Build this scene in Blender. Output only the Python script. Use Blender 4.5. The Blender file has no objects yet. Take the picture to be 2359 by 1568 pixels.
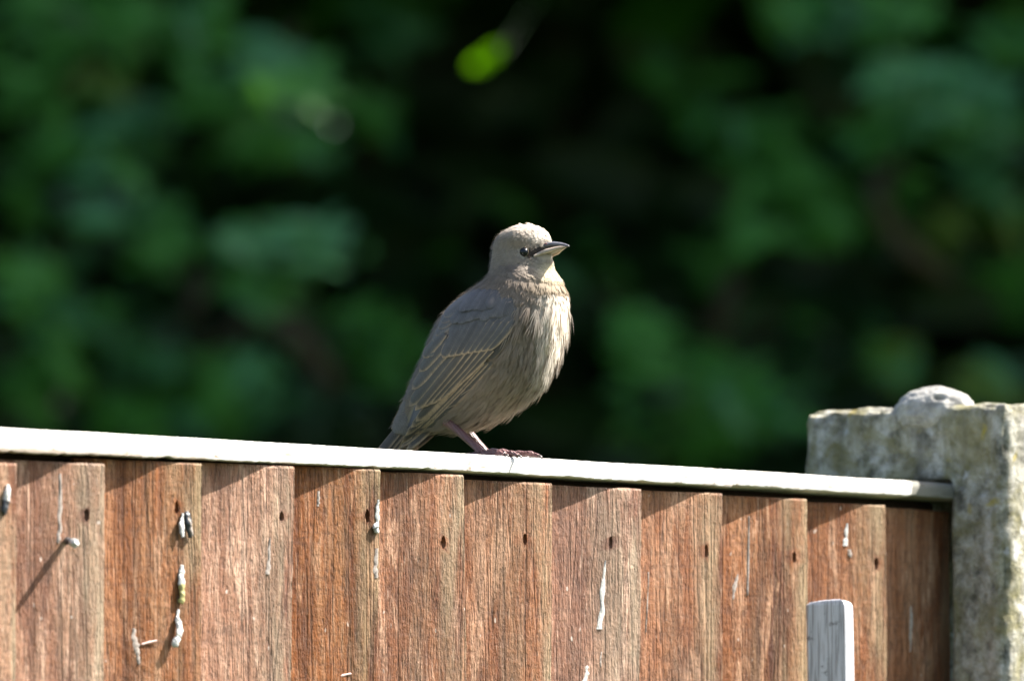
import bpy, bmesh, math, random
import numpy as np
from mathutils import Vector, Matrix, noise

random.seed(7)
rng = np.random.default_rng(11)
SC = bpy.context.scene
COL = SC.collection

# ------------------------------------------------------------------ camera
CAM_Y, EYE = -8.5, 1.374
LENS_W = 0.668                       # width of the view at the bird, metres
IMW, IMH = 2358.0, 1568.0
Q = LENS_W / IMW / 8.5               # tangent per photo pixel
PITCH = math.atan(0.426 / 8.5) + math.atan((1047 - 784) * Q)
cam = bpy.data.cameras.new('camera')
cam.sensor_width = 36.0
cam.lens = 36.0 * 8.5 / LENS_W
cam.clip_start, cam.clip_end = 0.1, 400.0
cam.dof.use_dof = True
cam.dof.focus_distance = 8.49
cam.dof.aperture_fstop = cam.lens / 48.0
cam.dof.aperture_blades = 0
cam_ob = bpy.data.objects.new('camera', cam)
COL.objects.link(cam_ob)
cam_ob.location = (0, CAM_Y, EYE)
cam_ob.rotation_euler = (math.pi / 2 + PITCH, 0, 0)
SC.camera = cam_ob

# ------------------------------------------------------------------ light
TH = math.radians(50)                # direction of the fence
D = Vector((math.cos(TH), math.sin(TH), 0))
N = Vector((math.sin(TH), -math.cos(TH), 0))
SUN = (1.75 * D + Vector((0, 0, 2.4)) + 1.0 * N).normalized()
world = bpy.data.worlds.new('World')
SC.world = world
world.use_nodes = True
wn = world.node_tree.nodes
sky = wn.new('ShaderNodeTexSky')
sky.sky_type = 'NISHITA'
sky.sun_disc = False
sky.sun_elevation = math.asin(SUN.z)
sky.sun_rotation = math.atan2(SUN.x, SUN.y)
sky.dust_density = 3.0
world.node_tree.links.new(sky.outputs[0], wn['Background'].inputs[0])
wn['Background'].inputs[1].default_value = 0.08
sl = bpy.data.lights.new('sun', 'SUN')
sl.energy = 5.0
sl.angle = math.radians(0.53)
sl.color = (1.0, 0.955, 0.885)
so = bpy.data.objects.new('sun', sl)
so.rotation_euler = (-SUN).to_track_quat('-Z', 'Y').to_euler()
so.location = (4, 2, 8)
COL.objects.link(so)
vs = SC.view_settings
vs.view_transform = 'Standard'
vs.look = 'None'
vs.gamma = 1.0
vs.exposure = 2.0
vs.use_curve_mapping = False

# ------------------------------------------------------------------ helpers
FW = Vector((0, math.cos(PITCH), math.sin(PITCH)))
UPV = Vector((0, -math.sin(PITCH), math.cos(PITCH)))
CAMP = Vector((0, CAM_Y, EYE))


def ray(px, py):
    return FW + Vector((1, 0, 0)) * ((px - IMW / 2) * Q) + UPV * ((IMH / 2 - py) * Q)


def at_y(px, py, y):
    v = ray(px, py)
    return CAMP + v * ((y - CAM_Y) / v.y)


FO = at_y(1130, 1047, 0.0)           # cap front top edge below the bird
WC = -0.0024                          # cap front, measured from the proud board edges


def on_fence(px, py, w):
    """fence-local point (u, y, z) that the photo shows at (px, py), on the plane w"""
    v = ray(px, py)
    t = ((w - WC) - (CAMP - FO).dot(N)) / v.dot(N)
    p = CAMP + v * t - FO
    return Vector((p.dot(D), -p.dot(N), p.z))


def tag(o, label=None, cat=None, group=None, kind=None):
    if label: o['label'] = label
    if cat: o['category'] = cat
    if group: o['group'] = group
    if kind: o['kind'] = kind
    return o


def empty(name, loc=(0, 0, 0), rz=0.0):
    o = bpy.data.objects.new(name, None)
    o.empty_display_size = 0.05
    o.location = loc
    o.rotation_euler = (0, 0, rz)
    COL.objects.link(o)
    return o


def link(name, me, mat=None, parent=None, smooth=True):
    o = bpy.data.objects.new(name, me)
    COL.objects.link(o)
    if mat and not me.materials:
        me.materials.append(mat)
    if parent: o.parent = parent
    if smooth:
        me.polygons.foreach_set('use_smooth', np.ones(len(me.polygons), dtype=bool))
    return o


def mesh(name, verts, faces, cols=None, attrs=None):
    me = bpy.data.meshes.new(name)
    me.from_pydata([tuple(v) for v in verts], [], [tuple(f) for f in faces])
    if cols is not None:
        a = me.color_attributes.new('tint', 'FLOAT_COLOR', 'POINT')
        c = np.ones((len(verts), 4), dtype=np.float32)
        c[:, :3] = np.asarray(cols)
        a.data.foreach_set('color', c.ravel())
    if attrs:
        for k, val in attrs.items():
            a = me.attributes.new(k, 'FLOAT', 'POINT')
            a.data.foreach_set('value', np.asarray(val, dtype=np.float32))
    me.update()
    return me


def loft(rings, cap0=True, cap1=True):
    """rings: list of equal-length closed loops of points"""
    n = len(rings[0])
    vs_ = [p for r in rings for p in r]
    fs = []
    for i in range(len(rings) - 1):
        for j in range(n):
            a, b = i * n + j, i * n + (j + 1) % n
            fs.append((a, b, b + n, a + n))
    if cap0: fs.append(tuple(range(n - 1, -1, -1)))
    if cap1: fs.append(tuple((len(rings) - 1) * n + k for k in range(n)))
    return vs_, fs


def tube(pts, radii, n=10, squash=1.0):
    pts = [Vector(p) for p in pts]
    rings = []
    for i, p in enumerate(pts):
        t = (pts[min(i + 1, len(pts) - 1)] - pts[max(i - 1, 0)]).normalized()
        s = t.cross(Vector((0, 0, 1)))
        if s.length < 1e-4: s = Vector((1, 0, 0))
        s.normalize()
        u = s.cross(t)
        r = radii[i]
        rings.append([p + s * (r * math.cos(2 * math.pi * k / n)) + u * (r * squash * math.sin(2 * math.pi * k / n)) for k in range(n)])
    return loft(rings)


def smooth_path(pts, radii, m=6):
    out, rr = [], []
    P = [Vector(p) for p in pts]
    for i in range(len(P) - 1):
        p0, p1, p2, p3 = P[max(i - 1, 0)], P[i], P[i + 1], P[min(i + 2, len(P) - 1)]
        for k in range(m):
            t = k / m
            out.append(0.5 * ((2 * p1) + (p2 - p0) * t + (2 * p0 - 5 * p1 + 4 * p2 - p3) * t * t + (3 * p1 - p0 - 3 * p2 + p3) * t ** 3))
            rr.append(radii[i] * (1 - t) + radii[i + 1] * t)
    out.append(P[-1]); rr.append(radii[-1])
    return out, rr


# ------------------------------------------------------------------ materials
class Mat:
    def __init__(self, name, rough=0.8, spec=0.5):
        self.m = bpy.data.materials.new(name)
        self.m.use_nodes = True
        self.t = self.m.node_tree
        self.b = self.t.nodes['Principled BSDF']
        self.b.inputs['Roughness'].default_value = rough
        self.b.inputs['Specular IOR Level'].default_value = spec

    def n(self, typ, **kw):
        nd = self.t.nodes.new('ShaderNode' + typ)
        for k, v in kw.items():
            if hasattr(nd, k) and k not in nd.inputs: setattr(nd, k, v)
            else: nd.inputs[k].default_value = v
        return nd

    def l(self, a, b): self.t.links.new(a, b)

    def coords(self, scale=(1, 1, 1), rand=0.0):
        tc = self.n('TexCoord')
        src = tc.outputs['Object']
        if rand:
            oi = self.n('ObjectInfo')
            mu = self.n('MATH' if False else 'Math', operation='MULTIPLY')
            self.l(oi.outputs['Random'], mu.inputs[0]); mu.inputs[1].default_value = rand
            va = self.n('VectorMath', operation='ADD')
            self.l(src, va.inputs[0]); self.l(mu.outputs[0], va.inputs[1])
            src = va.outputs[0]
        mp = self.n('Mapping')
        mp.inputs['Scale'].default_value = scale
        self.l(src, mp.inputs[0])
        return mp.outputs[0]

    def noise(self, vec, scale, detail=4, rough=0.55, dist=0.0):
        nd = self.n('TexNoise')
        nd.inputs['Scale'].default_value = scale
        nd.inputs['Detail'].default_value = detail
        nd.inputs['Roughness'].default_value = rough
        nd.inputs['Distortion'].default_value = dist
        if vec is not None: self.l(vec, nd.inputs['Vector'])
        return nd.outputs['Fac']

    def ramp(self, fac, stops):
        r = self.n('ValToRGB')
        els = r.color_ramp.elements
        while len(els) < len(stops): els.new(0.5)
        for e, (p, c) in zip(els, stops):
            e.position = p
            e.color = (*c, 1) if isinstance(c, tuple) else (c, c, c, 1)
        self.l(fac, r.inputs[0])
        return r.outputs[0]

    def mix(self, fac, a, b, mode='MIX'):
        m = self.n('Mix', data_type='RGBA', blend_type=mode)
        for s, i in ((a, 6), (b, 7)):
            if isinstance(s, tuple): m.inputs[i].default_value = (*s, 1)
            else: self.l(s, m.inputs[i])
        if isinstance(fac, (int, float)): m.inputs[0].default_value = fac
        else: self.l(fac, m.inputs[0])
        return m.outputs[2]

    def math(self, op, a, b):
        m = self.n('Math', operation=op)
        for s, i in ((a, 0), (b, 1)):
            if isinstance(s, (int, float)): m.inputs[i].default_value = s
            else: self.l(s, m.inputs[i])
        return m.outputs[0]

    def color(self, c):
        if isinstance(c, tuple): self.b.inputs['Base Color'].default_value = (*c, 1)
        else: self.l(c, self.b.inputs['Base Color'])
        return self

    def bump(self, h, dist, strength=1.0):
        bp = self.n('Bump')
        bp.inputs['Strength'].default_value = strength
        bp.inputs['Distance'].default_value = dist
        self.l(h, bp.inputs['Height'])
        self.l(bp.outputs[0], self.b.inputs['Normal'])
        return self


def wood_red():
    k = Mat('weathered_red_brown_timber', 0.72, 0.35)
    lo = k.coords((34, 34, 3.0), 37.0)        # broad bands along the grain
    mid = k.coords((250, 250, 22.0), 53.0)    # fibres
    fine = k.coords((800, 800, 95.0), 71.0)   # hairline cracks
    iso = k.coords((1, 1, 1), 17.0)
    broad = k.noise(lo, 1.0, 4, 0.6, 0.6)
    fib = k.noise(mid, 1.0, 5, 0.65, 0.35)
    hair = k.noise(fine, 1.0, 3, 0.6, 0.2)
    base = k.ramp(broad, [(0.32, (0.085, 0.029, 0.012)), (0.45, (0.175, 0.064, 0.027)), (0.57, (0.275, 0.114, 0.056)), (0.70, (0.43, 0.235, 0.145))])
    worn = k.ramp(fib, [(0.50, 0.0), (0.68, 1.0)])
    patch = k.ramp(k.noise(k.coords((48, 48, 13), 23.0), 1.0, 4, 0.6, 0.7), [(0.36, 0.12), (0.60, 1.0)])
    c = k.mix(k.math('MULTIPLY', k.math('MULTIPLY', worn, 0.62), patch), base, (0.45, 0.258, 0.158))
    dark = k.ramp(fib, [(0.30, 1.0), (0.43, 0.0)])
    c = k.mix(k.math('MULTIPLY', dark, 0.7), c, (0.075, 0.032, 0.021))
    flake = k.noise(k.coords((105, 105, 13), 31.0), 1.0, 5, 0.7, 0.6)
    c = k.mix(k.math('MULTIPLY', k.math('MULTIPLY', k.ramp(flake, [(0.545, 0.0), (0.60, 1.0)]), 0.75), patch), c, (0.57, 0.355, 0.240))
    spl = k.math('ABSOLUTE', k.math('SUBTRACT', k.noise(k.coords((85, 85, 2.6), 61.0), 1.0, 2, 0.5, 0.3), 0.5), 0.0)
    split = k.ramp(spl, [(0.006, 1.0), (0.022, 0.0)])
    c = k.mix(k.math('MULTIPLY', split, 0.28), c, (0.05, 0.024, 0.016))
    crs = k.math('ABSOLUTE', k.math('SUBTRACT', k.noise(k.coords((3, 3, 26), 83.0), 1.0, 2, 0.5, 0.4), 0.5), 0.0)
    cross = k.math('MULTIPLY', k.ramp(crs, [(0.004, 1.0), (0.014, 0.0)]), k.ramp(k.noise(k.coords((16, 16, 5), 97.0), 1.0, 3), [(0.62, 0.0), (0.68, 1.0)]))
    c = k.mix(k.math('MULTIPLY', cross, 0.55), c, (0.06, 0.03, 0.02))
    crack = k.ramp(hair, [(0.34, 1.0), (0.43, 0.0)])
    c = k.mix(k.math('MULTIPLY', crack, 0.45), c, (0.055, 0.028, 0.020))
    spark = k.ramp(hair, [(0.63, 0.0), (0.72, 1.0)])
    c = k.mix(k.math('MULTIPLY', spark, 0.5), c, (0.56, 0.40, 0.30))
    # faint cross marks left by the saw
    saw = k.noise(k.coords((14, 14, 420), 29.0), 1.0, 2, 0.5)
    c = k.mix(k.math('MULTIPLY', k.ramp(saw, [(0.38, 1.0), (0.5, 0.0)]), 0.22), c, (0.10, 0.05, 0.035))
    tone = k.noise(k.coords((26, 26, 7), 91.0), 1.0, 5, 0.65, 1.2)
    c = k.mix(k.ramp(tone, [(0.54, 0.0), (0.72, 0.7)]), c, k.mix(0.5, c, (0.62, 0.40, 0.27)))
    c = k.mix(k.ramp(tone, [(0.32, 0.85), (0.49, 0.0)]), c, k.mix(0.55, c, (0.085, 0.034, 0.020)))
    rough = k.noise(k.coords((330, 330, 210), 19.0), 1.0, 3, 0.7)
    c = k.mix(k.math('MULTIPLY', k.ramp(rough, [(0.36, 1.0), (0.50, 0.0)]), 0.42), c, (0.10, 0.045, 0.028))
    # greyed, slightly green weathering near the proud edge
    at = k.n('Attribute', attribute_name='edge')
    gn = k.noise(k.coords((60, 60, 9), 11.0), 1.0, 4, 0.6)
    g = k.math('MULTIPLY', at.outputs['Fac'], k.ramp(gn, [(0.38, 0.0), (0.62, 1.0)]))
    c = k.mix(k.math('MULTIPLY', g, 0.75), c, (0.33, 0.265, 0.17))
    # sooty and damp stains of irregular shape
    st = k.noise(k.coords((22, 22, 9), 5.0), 1.0, 5, 0.7, 0.8)
    c = k.mix(k.math('MULTIPLY', k.ramp(st, [(0.56, 0.0), (0.72, 1.0)]), 0.45), c, (0.11, 0.062, 0.045))
    spk = k.noise(k.coords((210, 210, 120), 43.0), 1.0, 1, 0.4)
    c = k.mix(k.math('MULTIPLY', k.ramp(spk, [(0.765, 0.0), (0.80, 1.0)]), 0.7), c, (0.55, 0.46, 0.39))
    # each board weathers by its own amount
    oi = k.n('ObjectInfo')
    hs = k.n('HueSaturation')
    k.l(k.math('ADD', k.math('MULTIPLY', oi.outputs['Random'], 0.40), 0.74), hs.inputs['Value'])
    k.l(k.math('ADD', k.math('MULTIPLY', oi.outputs['Random'], -0.35), 1.26), hs.inputs['Saturation'])
    k.l(c, hs.inputs['Color'])
    k.color(hs.outputs[0])
    h = k.math('ADD', k.math('MULTIPLY', fib, 0.6), k.math('MULTIPLY', hair, 0.55))
    h = k.math('SUBTRACT', h, k.math('MULTIPLY', crack, 0.5))
    h = k.math('SUBTRACT', k.math('ADD', h, k.math('MULTIPLY', flake, 0.5)), k.math('MULTIPLY', split, 0.4))
    h = k.math('ADD', k.math('MULTIPLY', h, 0.75), k.math('MULTIPLY', rough, 0.6))
    k.bump(h, 0.0018, 1.0)
    return k.m


def wood_pale(name, tone, stain, axis):
    k = Mat(name, 0.75, 0.3)
    s = [150, 150, 150]; s[axis] = 9
    f = [700, 700, 700] if axis == 0 else [560, 560, 560]; f[axis] = 60 if axis == 0 else 26
    fib = k.noise(k.coords(tuple(s), 13.0), 1.0, 5, 0.65, 0.5)
    hair = k.noise(k.coords(tuple(f), 7.0), 1.0, 3, 0.6)
    c = k.mix(k.ramp(fib, [(0.40, 1.0), (0.62, 0.0)]), tone, tuple(0.80 * t for t in tone))
    c = k.mix(k.math('MULTIPLY', k.ramp(hair, [(0.33, 1.0), (0.45, 0.0)] if axis == 0 else [(0.40, 1.0), (0.50, 0.0)]), 0.75 if axis == 0 else 0.5), c, stain)
    sp = k.noise(k.coords((60, 60, 60), 3.0), 1.0, 5, 0.7)
    c = k.mix(k.math('MULTIPLY', k.ramp(sp, [(0.60, 0.0), (0.67, 1.0)]), 0.8), c, stain)
    if axis == 0:
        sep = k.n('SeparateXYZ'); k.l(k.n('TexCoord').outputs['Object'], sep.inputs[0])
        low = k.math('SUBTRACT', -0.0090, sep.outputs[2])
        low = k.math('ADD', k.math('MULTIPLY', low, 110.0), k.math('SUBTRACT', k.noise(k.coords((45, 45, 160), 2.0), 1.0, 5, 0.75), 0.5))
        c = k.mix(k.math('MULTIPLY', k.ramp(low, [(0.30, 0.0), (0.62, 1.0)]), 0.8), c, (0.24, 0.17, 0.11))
        end = k.math('MULTIPLY', k.math('SUBTRACT', sep.outputs[0], U_SHADE), 170.0)
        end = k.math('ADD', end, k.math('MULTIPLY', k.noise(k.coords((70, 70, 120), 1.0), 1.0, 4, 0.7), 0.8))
        c = k.mix(k.math('MULTIPLY', k.ramp(end, [(0.35, 0.0), (0.75, 1.0)]), 0.9), c, (0.11, 0.105, 0.08))  # post's shadow put into the rail colour, with a ragged start
    k.color(c)
    k.bump(k.math('ADD', fib, k.math('MULTIPLY', hair, 0.6)), 0.0005, 0.8)
    return k.m


def concrete(name='lichened_concrete'):
    k = Mat(name, 0.9, 0.25)
    big = k.noise(k.coords((1, 1, 1)), 22.0, 5, 0.65, 0.4)
    med = k.noise(k.coords((1, 1, 1)), 75.0, 5, 0.7)
    fin = k.noise(k.coords((1, 1, 1)), 420.0, 4, 0.7)
    c = k.ramp(med, [(0.36, (0.11, 0.105, 0.085)), (0.48, (0.31, 0.295, 0.245)), (0.62, (0.55, 0.53, 0.47))])
    # moss and algae film, in drifting patches
    mo = k.noise(k.coords((1, 1, 0.8)), 30.0, 5, 0.7, 0.8)
    c = k.mix(k.math('MULTIPLY', k.ramp(mo, [(0.43, 0.0), (0.60, 1.0)]), 0.66), c, (0.235, 0.21, 0.085))
    c = k.mix(k.math('MULTIPLY', k.ramp(big, [(0.58, 0.0), (0.70, 1.0)]), 0.55), c, (0.10, 0.098, 0.085))
    ye = k.noise(k.coords((1, 1, 1), 0.0), 48.0, 3, 0.5, 0.4)
    c = k.mix(k.math('MULTIPLY', k.ramp(ye, [(0.66, 0.0), (0.74, 1.0)]), 0.75), c, (0.44, 0.34, 0.04))
    wh = k.noise(k.coords((1.2, 1.2, 0.9)), 60.0, 2, 0.4, 0.2)
    c = k.mix(k.math('MULTIPLY', k.ramp(wh, [(0.68, 0.0), (0.73, 1.0)]), 0.8), c, (0.55, 0.55, 0.54))
    c = k.mix(k.math('MULTIPLY', k.ramp(fin, [(0.3, 1.0), (0.42, 0.0)]), 0.5), c, (0.08, 0.075, 0.06))
    run = k.noise(k.coords((38, 38, 4.5)), 1.0, 4, 0.6, 0.4)
    c = k.mix(k.math('MULTIPLY', k.ramp(run, [(0.54, 0.0), (0.66, 1.0)]), 0.55), c, (0.10, 0.095, 0.08))
    k.color(c)
    k.bump(k.math('ADD', med, k.math('MULTIPLY', fin, 0.6)), 0.004, 1.0)
    return k.m


def feather_mat(name, alpha_translucent=0.2, edge=False):
    k = Mat(name, 0.7, 0.3)
    at = k.n('Attribute', attribute_name='tint')
    c = at.outputs['Color']
    if edge:
        e = k.n('Attribute', attribute_name='margin')
        c = k.mix(k.ramp(e.outputs['Fac'], [(0.48, 0.0), (0.95, 1.0)]), c, (0.42, 0.30, 0.20))
        b = k.n('Attribute', attribute_name='barb')
        s = k.n('Math', operation='SINE')
        k.l(b.outputs['Fac'], s.inputs[0])
        c = k.mix(k.math('MULTIPLY', k.math('ADD', k.math('MULTIPLY', s.outputs[0], 0.5), 0.5), 0.16), c, (0.03, 0.028, 0.028))
        no = k.noise(k.coords((1, 1, 1)), 260.0, 4, 0.7)
        c = k.mix(k.math('MULTIPLY', k.ramp(no, [(0.35, 1.0), (0.6, 0.0)]), 0.35), c, (0.06, 0.056, 0.055))
    k.color(c)
    tr = k.n('BsdfTranslucent')
    k.l(c, tr.inputs['Color'])
    mx = k.n('MixShader')
    mx.inputs[0].default_value = alpha_translucent
    k.l(k.b.outputs[0], mx.inputs[1]); k.l(tr.outputs[0], mx.inputs[2])
    k.l(mx.outputs[0], k.t.nodes['Material Output'].inputs['Surface'])
    return k.m


def leaf_mat(name, top, through, rough=0.38):
    k = Mat(name, rough, 0.35)
    oi = k.n('ObjectInfo')
    no = k.noise(k.coords((1, 1, 1), 9.0), 9.0, 3)
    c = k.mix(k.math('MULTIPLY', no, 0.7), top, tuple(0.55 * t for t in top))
    k.color(c)
    tr = k.n('BsdfTranslucent')
    tr.inputs['Color'].default_value = (*through, 1)
    mx = k.n('MixShader'); mx.inputs[0].default_value = 0.28
    k.l(k.b.outputs[0], mx.inputs[1]); k.l(tr.outputs[0], mx.inputs[2])
    k.l(mx.outputs[0], k.t.nodes['Material Output'].inputs['Surface'])
    return k.m


def plain(name, c, rough=0.6, spec=0.4, bump=0.0, var=0.3, scale=300.0):
    k = Mat(name, rough, spec)
    no = k.noise(k.coords((1, 1, 1)), scale, 4, 0.65)
    k.color(k.mix(k.math('MULTIPLY', k.ramp(no, [(0.35, 1.0), (0.65, 0.0)]), 1.0), c, tuple(x * (1 - var) for x in c)))
    if bump: k.bump(no, bump, 0.8)
    return k.m


U_SHADE = on_fence(2092, 1120, WC).x     # where the post's shadow, painted into the rail colour, begins
M_BOARD = wood_red()
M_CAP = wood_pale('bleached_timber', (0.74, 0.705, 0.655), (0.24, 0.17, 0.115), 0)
M_STAKE = wood_pale('silver_grey_timber', (0.60, 0.60, 0.63), (0.13, 0.115, 0.11), 2)
M_RAIL = plain('dark_brown_timber', (0.055, 0.036, 0.024), 0.8, 0.2, 0.0006)  # even dark brown for the battens
M_POST = concrete()
M_WHITE = plain('chalky_white_dropping', (0.66, 0.64, 0.60), 0.9, 0.15, 0.0006, 0.45, 800)
M_STREAK = plain('dried_white_streak', (0.44, 0.37, 0.32), 0.85, 0.2, 0.0003, 0.5, 700)
M_DARK = plain('dark_dropping', (0.030, 0.034, 0.040), 0.35, 0.5, 0.0005, 0.4, 600)
M_OLIVE = plain('yellow_green_dropping', (0.40, 0.36, 0.15), 0.6, 0.3, 0.0003)
M_STRAW = plain('pink_straw', (0.72, 0.50, 0.44), 0.6, 0.3)
M_RUST = plain('rusty_nail_steel', (0.035, 0.022, 0.017), 0.8, 0.3)
M_DOWN = feather_mat('downy_plumage', 0.40)
M_FEATHER = feather_mat('flight_feather', 0.10, True)
M_SKIN = feather_mat('down_underlayer', 0.0)

# ------------------------------------------------------------------ ground
def ground():
    k = Mat('mown_grass', 0.9, 0.2)
    a = k.noise(k.coords((1, 1, 1)), 3.0, 6, 0.7)
    b = k.noise(k.coords((1, 1, 1)), 60.0, 4, 0.7)
    k.color(k.mix(b, k.ramp(a, [(0.3, (0.035, 0.06, 0.018)), (0.7, (0.07, 0.10, 0.03))]), (0.03, 0.05, 0.015)))
    k.bump(b, 0.03, 0.7)
    me = mesh('ground', [(-120, -120, 0), (120, -120, 0), (120, 120, 0), (-120, 120, 0)], [(0, 1, 2, 3)])
    tag(link('ground', me, k.m), kind='structure')


ground()

# ------------------------------------------------------------------ fence
fence = empty('wooden_fence', FO, TH)
tag(fence, 'red brown overlapping board fence with a bleached capping rail under the bird', 'fence')
GZ = -FO.z                            # ground level in the fence's own frame

EDGE = [(40, 1066, -2), (243, 1067, -2), (467, 1066, -3), (680, 1074, -8), (878, 1080, -10), (1070, 1093, 6),
        (1273, 1112, -3), (1478, 1125, -4), (1664, 1135, 0), (1860, 1148, 2), (2042, 1162, 3)]
HOLES = {1: (200, 1186), 2: (408, 1167), 3: (649, 1188), 4: (846, 1187), 5: (1021, 1248), 6: (1209, 1242),
         7: (1406, 1249), 8: (1627, 1268), 9: (1829, 1282), 10: (2019, 1298)}
uR, vT, tilt = [], [], []
for px, py, tl in EDGE:
    p = on_fence(px, py, 0.0)
    uR.append(p.x); vT.append(p.z); tilt.append(tl * 0.2833e-3 / 0.643 / 0.14)
pit = uR[1] - uR[0]
for k in range(3):                    # the panel runs on to the left
    uR.insert(0, uR[0] - pit); vT.insert(0, vT[0] + random.uniform(-.001, .001)); tilt.insert(0, 0.0)
OFF = 3
U_POST = on_fence(2190, 1120, WC).x
uR.append(U_POST + 0.018); vT.append(vT[-1] - 0.0005); tilt.append(0.0)
DEEP = -0.014


def board_w(i, u):
    """front surface of board i at u"""
    l = uR[i - 1] if i else uR[0] - pit
    r = uR[i] if i < len(uR) - 1 else l + pit
    if i == len(uR) - 1: return DEEP - 0.003 * (u - l) / (r - l)
    return DEEP + (u - l) / (r - l) * (0.0 - DEEP)


def make_board(i):
    l = (uR[i - 1] if i else uR[0] - pit) - 0.012
    r = uR[i]
    rn = random.Random(100 + i)
    cols = 9
    zs = [0.0, -0.0015] + [-0.004 - 0.0055 * q for q in range(40)] + [-0.3, -0.6, -1.0, -1.5, GZ + 0.02 - vT[i]]
    V, F, E = [], [], []
    ph = rn.uniform(0, 50)
    for j, z in enumerate(zs):
        wob = 0.0007 * noise.noise(Vector((ph, z * 45, 0))) + 0.0005 * noise.noise(Vector((ph + 9, z * 170, 0)))
        sh = tilt[i] * max(z, -0.25) * -1.0 * -1.0
        sh = tilt[i] * min(-z, 0.25)
        for c in range(cols):
            fr = c / (cols - 1)
            u = l + (r - l) * fr
            w = board_w(i, u) + 0.0006 * noise.noise(Vector((ph + 3, z * 14, fr * 3))) + 0.00025 * noise.noise(Vector((ph + 5, z * 60, fr * 20)))
            u2 = u + sh * fr + wob * (fr ** 4)
            zz = z
            if j == 0:
                zz = z + 0.0006 * noise.noise(Vector((ph, fr * 14, 3))) - 0.0002
                w -= 0.0007
            if c == cols - 1: w -= 0.0006
            V.append((u2, -(w - WC), zz + vT[i]))
            E.append(fr ** 3)
    nf = len(V)
    for j, z in enumerate(zs):
        sh = tilt[i] * min(-z, 0.25)
        for fr in (0.0, 1.0):
            u = l + (r - l) * fr
            back = board_w(i, u) - (0.0030 + 0.0085 * fr)
            V.append((u + sh * fr, -(back - WC), z + vT[i])); E.append(fr)
    nz = len(zs)
    for j in range(nz - 1):
        for c in range(cols - 1):
            a = j * cols + c
            F.append((a, a + cols, a + cols + 1, a + 1))
        b = nf + 2 * j
        F.append((b, b + 1, b + 3, b + 2))
        F.append((j * cols, b, b + 2, (j + 1) * cols))
        F.append((j * cols + cols - 1, (j + 1) * cols + cols - 1, b + 3, b + 1))
    F.append(tuple(range(cols)) + (nf + 1, nf))
    F.append(tuple((nz - 1) * cols + c for c in range(cols - 1, -1, -1)) + (nf + 2 * nz - 2, nf + 2 * nz - 1))
    me = mesh('board', V, F, attrs={'edge': E})
    bm = bmesh.new(); bm.from_mesh(me)
    bmesh.ops.recalc_face_normals(bm, faces=bm.faces)
    bm.to_mesh(me); bm.free()
    o = link('board', me, M_BOARD, fence, smooth=False)
    k = i - OFF
    if k in HOLES:                    # old nail hole, cut into the wood
        px, py = HOLES[k]
        p = on_fence(px, py, 0.0)
        for _ in range(4):
            w = board_w(i, p.x); p = on_fence(px, py, w)
        bm = bmesh.new()
        bmesh.ops.create_icosphere(bm, subdivisions=2, radius=1.0)
        rx, rz, tp = rn.uniform(0.0015, 0.0023), rn.uniform(0.0032, 0.0046), rn.uniform(-0.3, 0.4)
        for v in bm.verts:
            s = 1.0 - tp * v.co.z + 0.12 * math.sin(v.co.z * 5 + i)
            v.co = Vector((v.co.x * rx * s, v.co.y * 0.009, v.co.z * rz)) + p
        cm = bpy.data.meshes.new('cut'); bm.to_mesh(cm); bm.free()
        co = bpy.data.objects.new('cut', cm); COL.objects.link(co); co.parent = fence
        md = o.modifiers.new('hole', 'BOOLEAN'); md.object = co; md.operation = 'DIFFERENCE'; md.solver = 'EXACT'
        bpy.context.view_layer.update()
        dg = bpy.context.evaluated_depsgraph_get()
        nm = bpy.data.meshes.new_from_object(o.evaluated_get(dg))
        o.modifiers.clear()
        o.data = nm; nm.name = 'board'
        bpy.data.objects.remove(co)
        nv, nfc = tube([p + Vector((0.0, 0.0085, 0.0)), p + Vector((0.0, 0.0035, -0.0002))], [0.0012, 0.0012], 8)
        nail = link('nail', mesh('nail', nv, nfc), M_RUST, o)
    return o


boards = [make_board(i) for i in range(len(uR))]


def cap_rail():
    u0, u1 = uR[0] - pit, U_POST + 0.02
    V, rings = [], []
    nU = 420
    for i in range(nU + 1):
        u = u0 + (u1 - u0) * i / nU
        lo = -0.0120 + 0.0007 * noise.noise(Vector((u * 30, 1, 0))) + 0.0006 * noise.noise(Vector((u * 160, 2, 0)))
        ch = noise.noise(Vector((u * 55, 7, 0)))
        lo += 0.0035 * max(0.0, ch - 0.35) + 0.0010 * max(0, noise.noise(Vector((u * 420, 9, 0))))
        lo -= 0.0036 * min(1, max(0, (-0.05 - u) / 0.4))
        if u > 0.25: lo += 0.0012
        bow = -0.004 * u * u + 0.0005 * noise.noise(Vector((u * 12, 4, 0)))
        f = 0.0022 * min(1, max(0, (u - 0.05) / 0.25)) + 0.0004 * noise.noise(Vector((u * 40, 5, 0)))
        n1 = 0.0003 * noise.noise(Vector((u * 300, 8, 0)))
        prof = [(f - 0.0001, lo + 0.0004), (f, lo + 0.0010 + n1), (f + 0.0001, -0.0045), (f - 0.0006, -0.0025), (f - 0.0019, -0.0009), (f - 0.004, 0.0 + n1),
                (-0.02, 0.0004), (-0.044, 0.0), (-0.046, -0.002), (-0.046, -0.0118), (-0.02, -0.0118), (f - 0.0030, min(lo, -0.0108))]
        rings.append([Vector((u, -w, z + bow)) for w, z in prof])
    v, f = loft(rings)
    me = mesh('capping_rail', v, f)
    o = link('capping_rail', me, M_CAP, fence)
    bm = bmesh.new(); bm.from_mesh(me); bmesh.ops.recalc_face_normals(bm, faces=bm.faces); bm.to_mesh(me); bm.free()


cap_rail()


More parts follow.
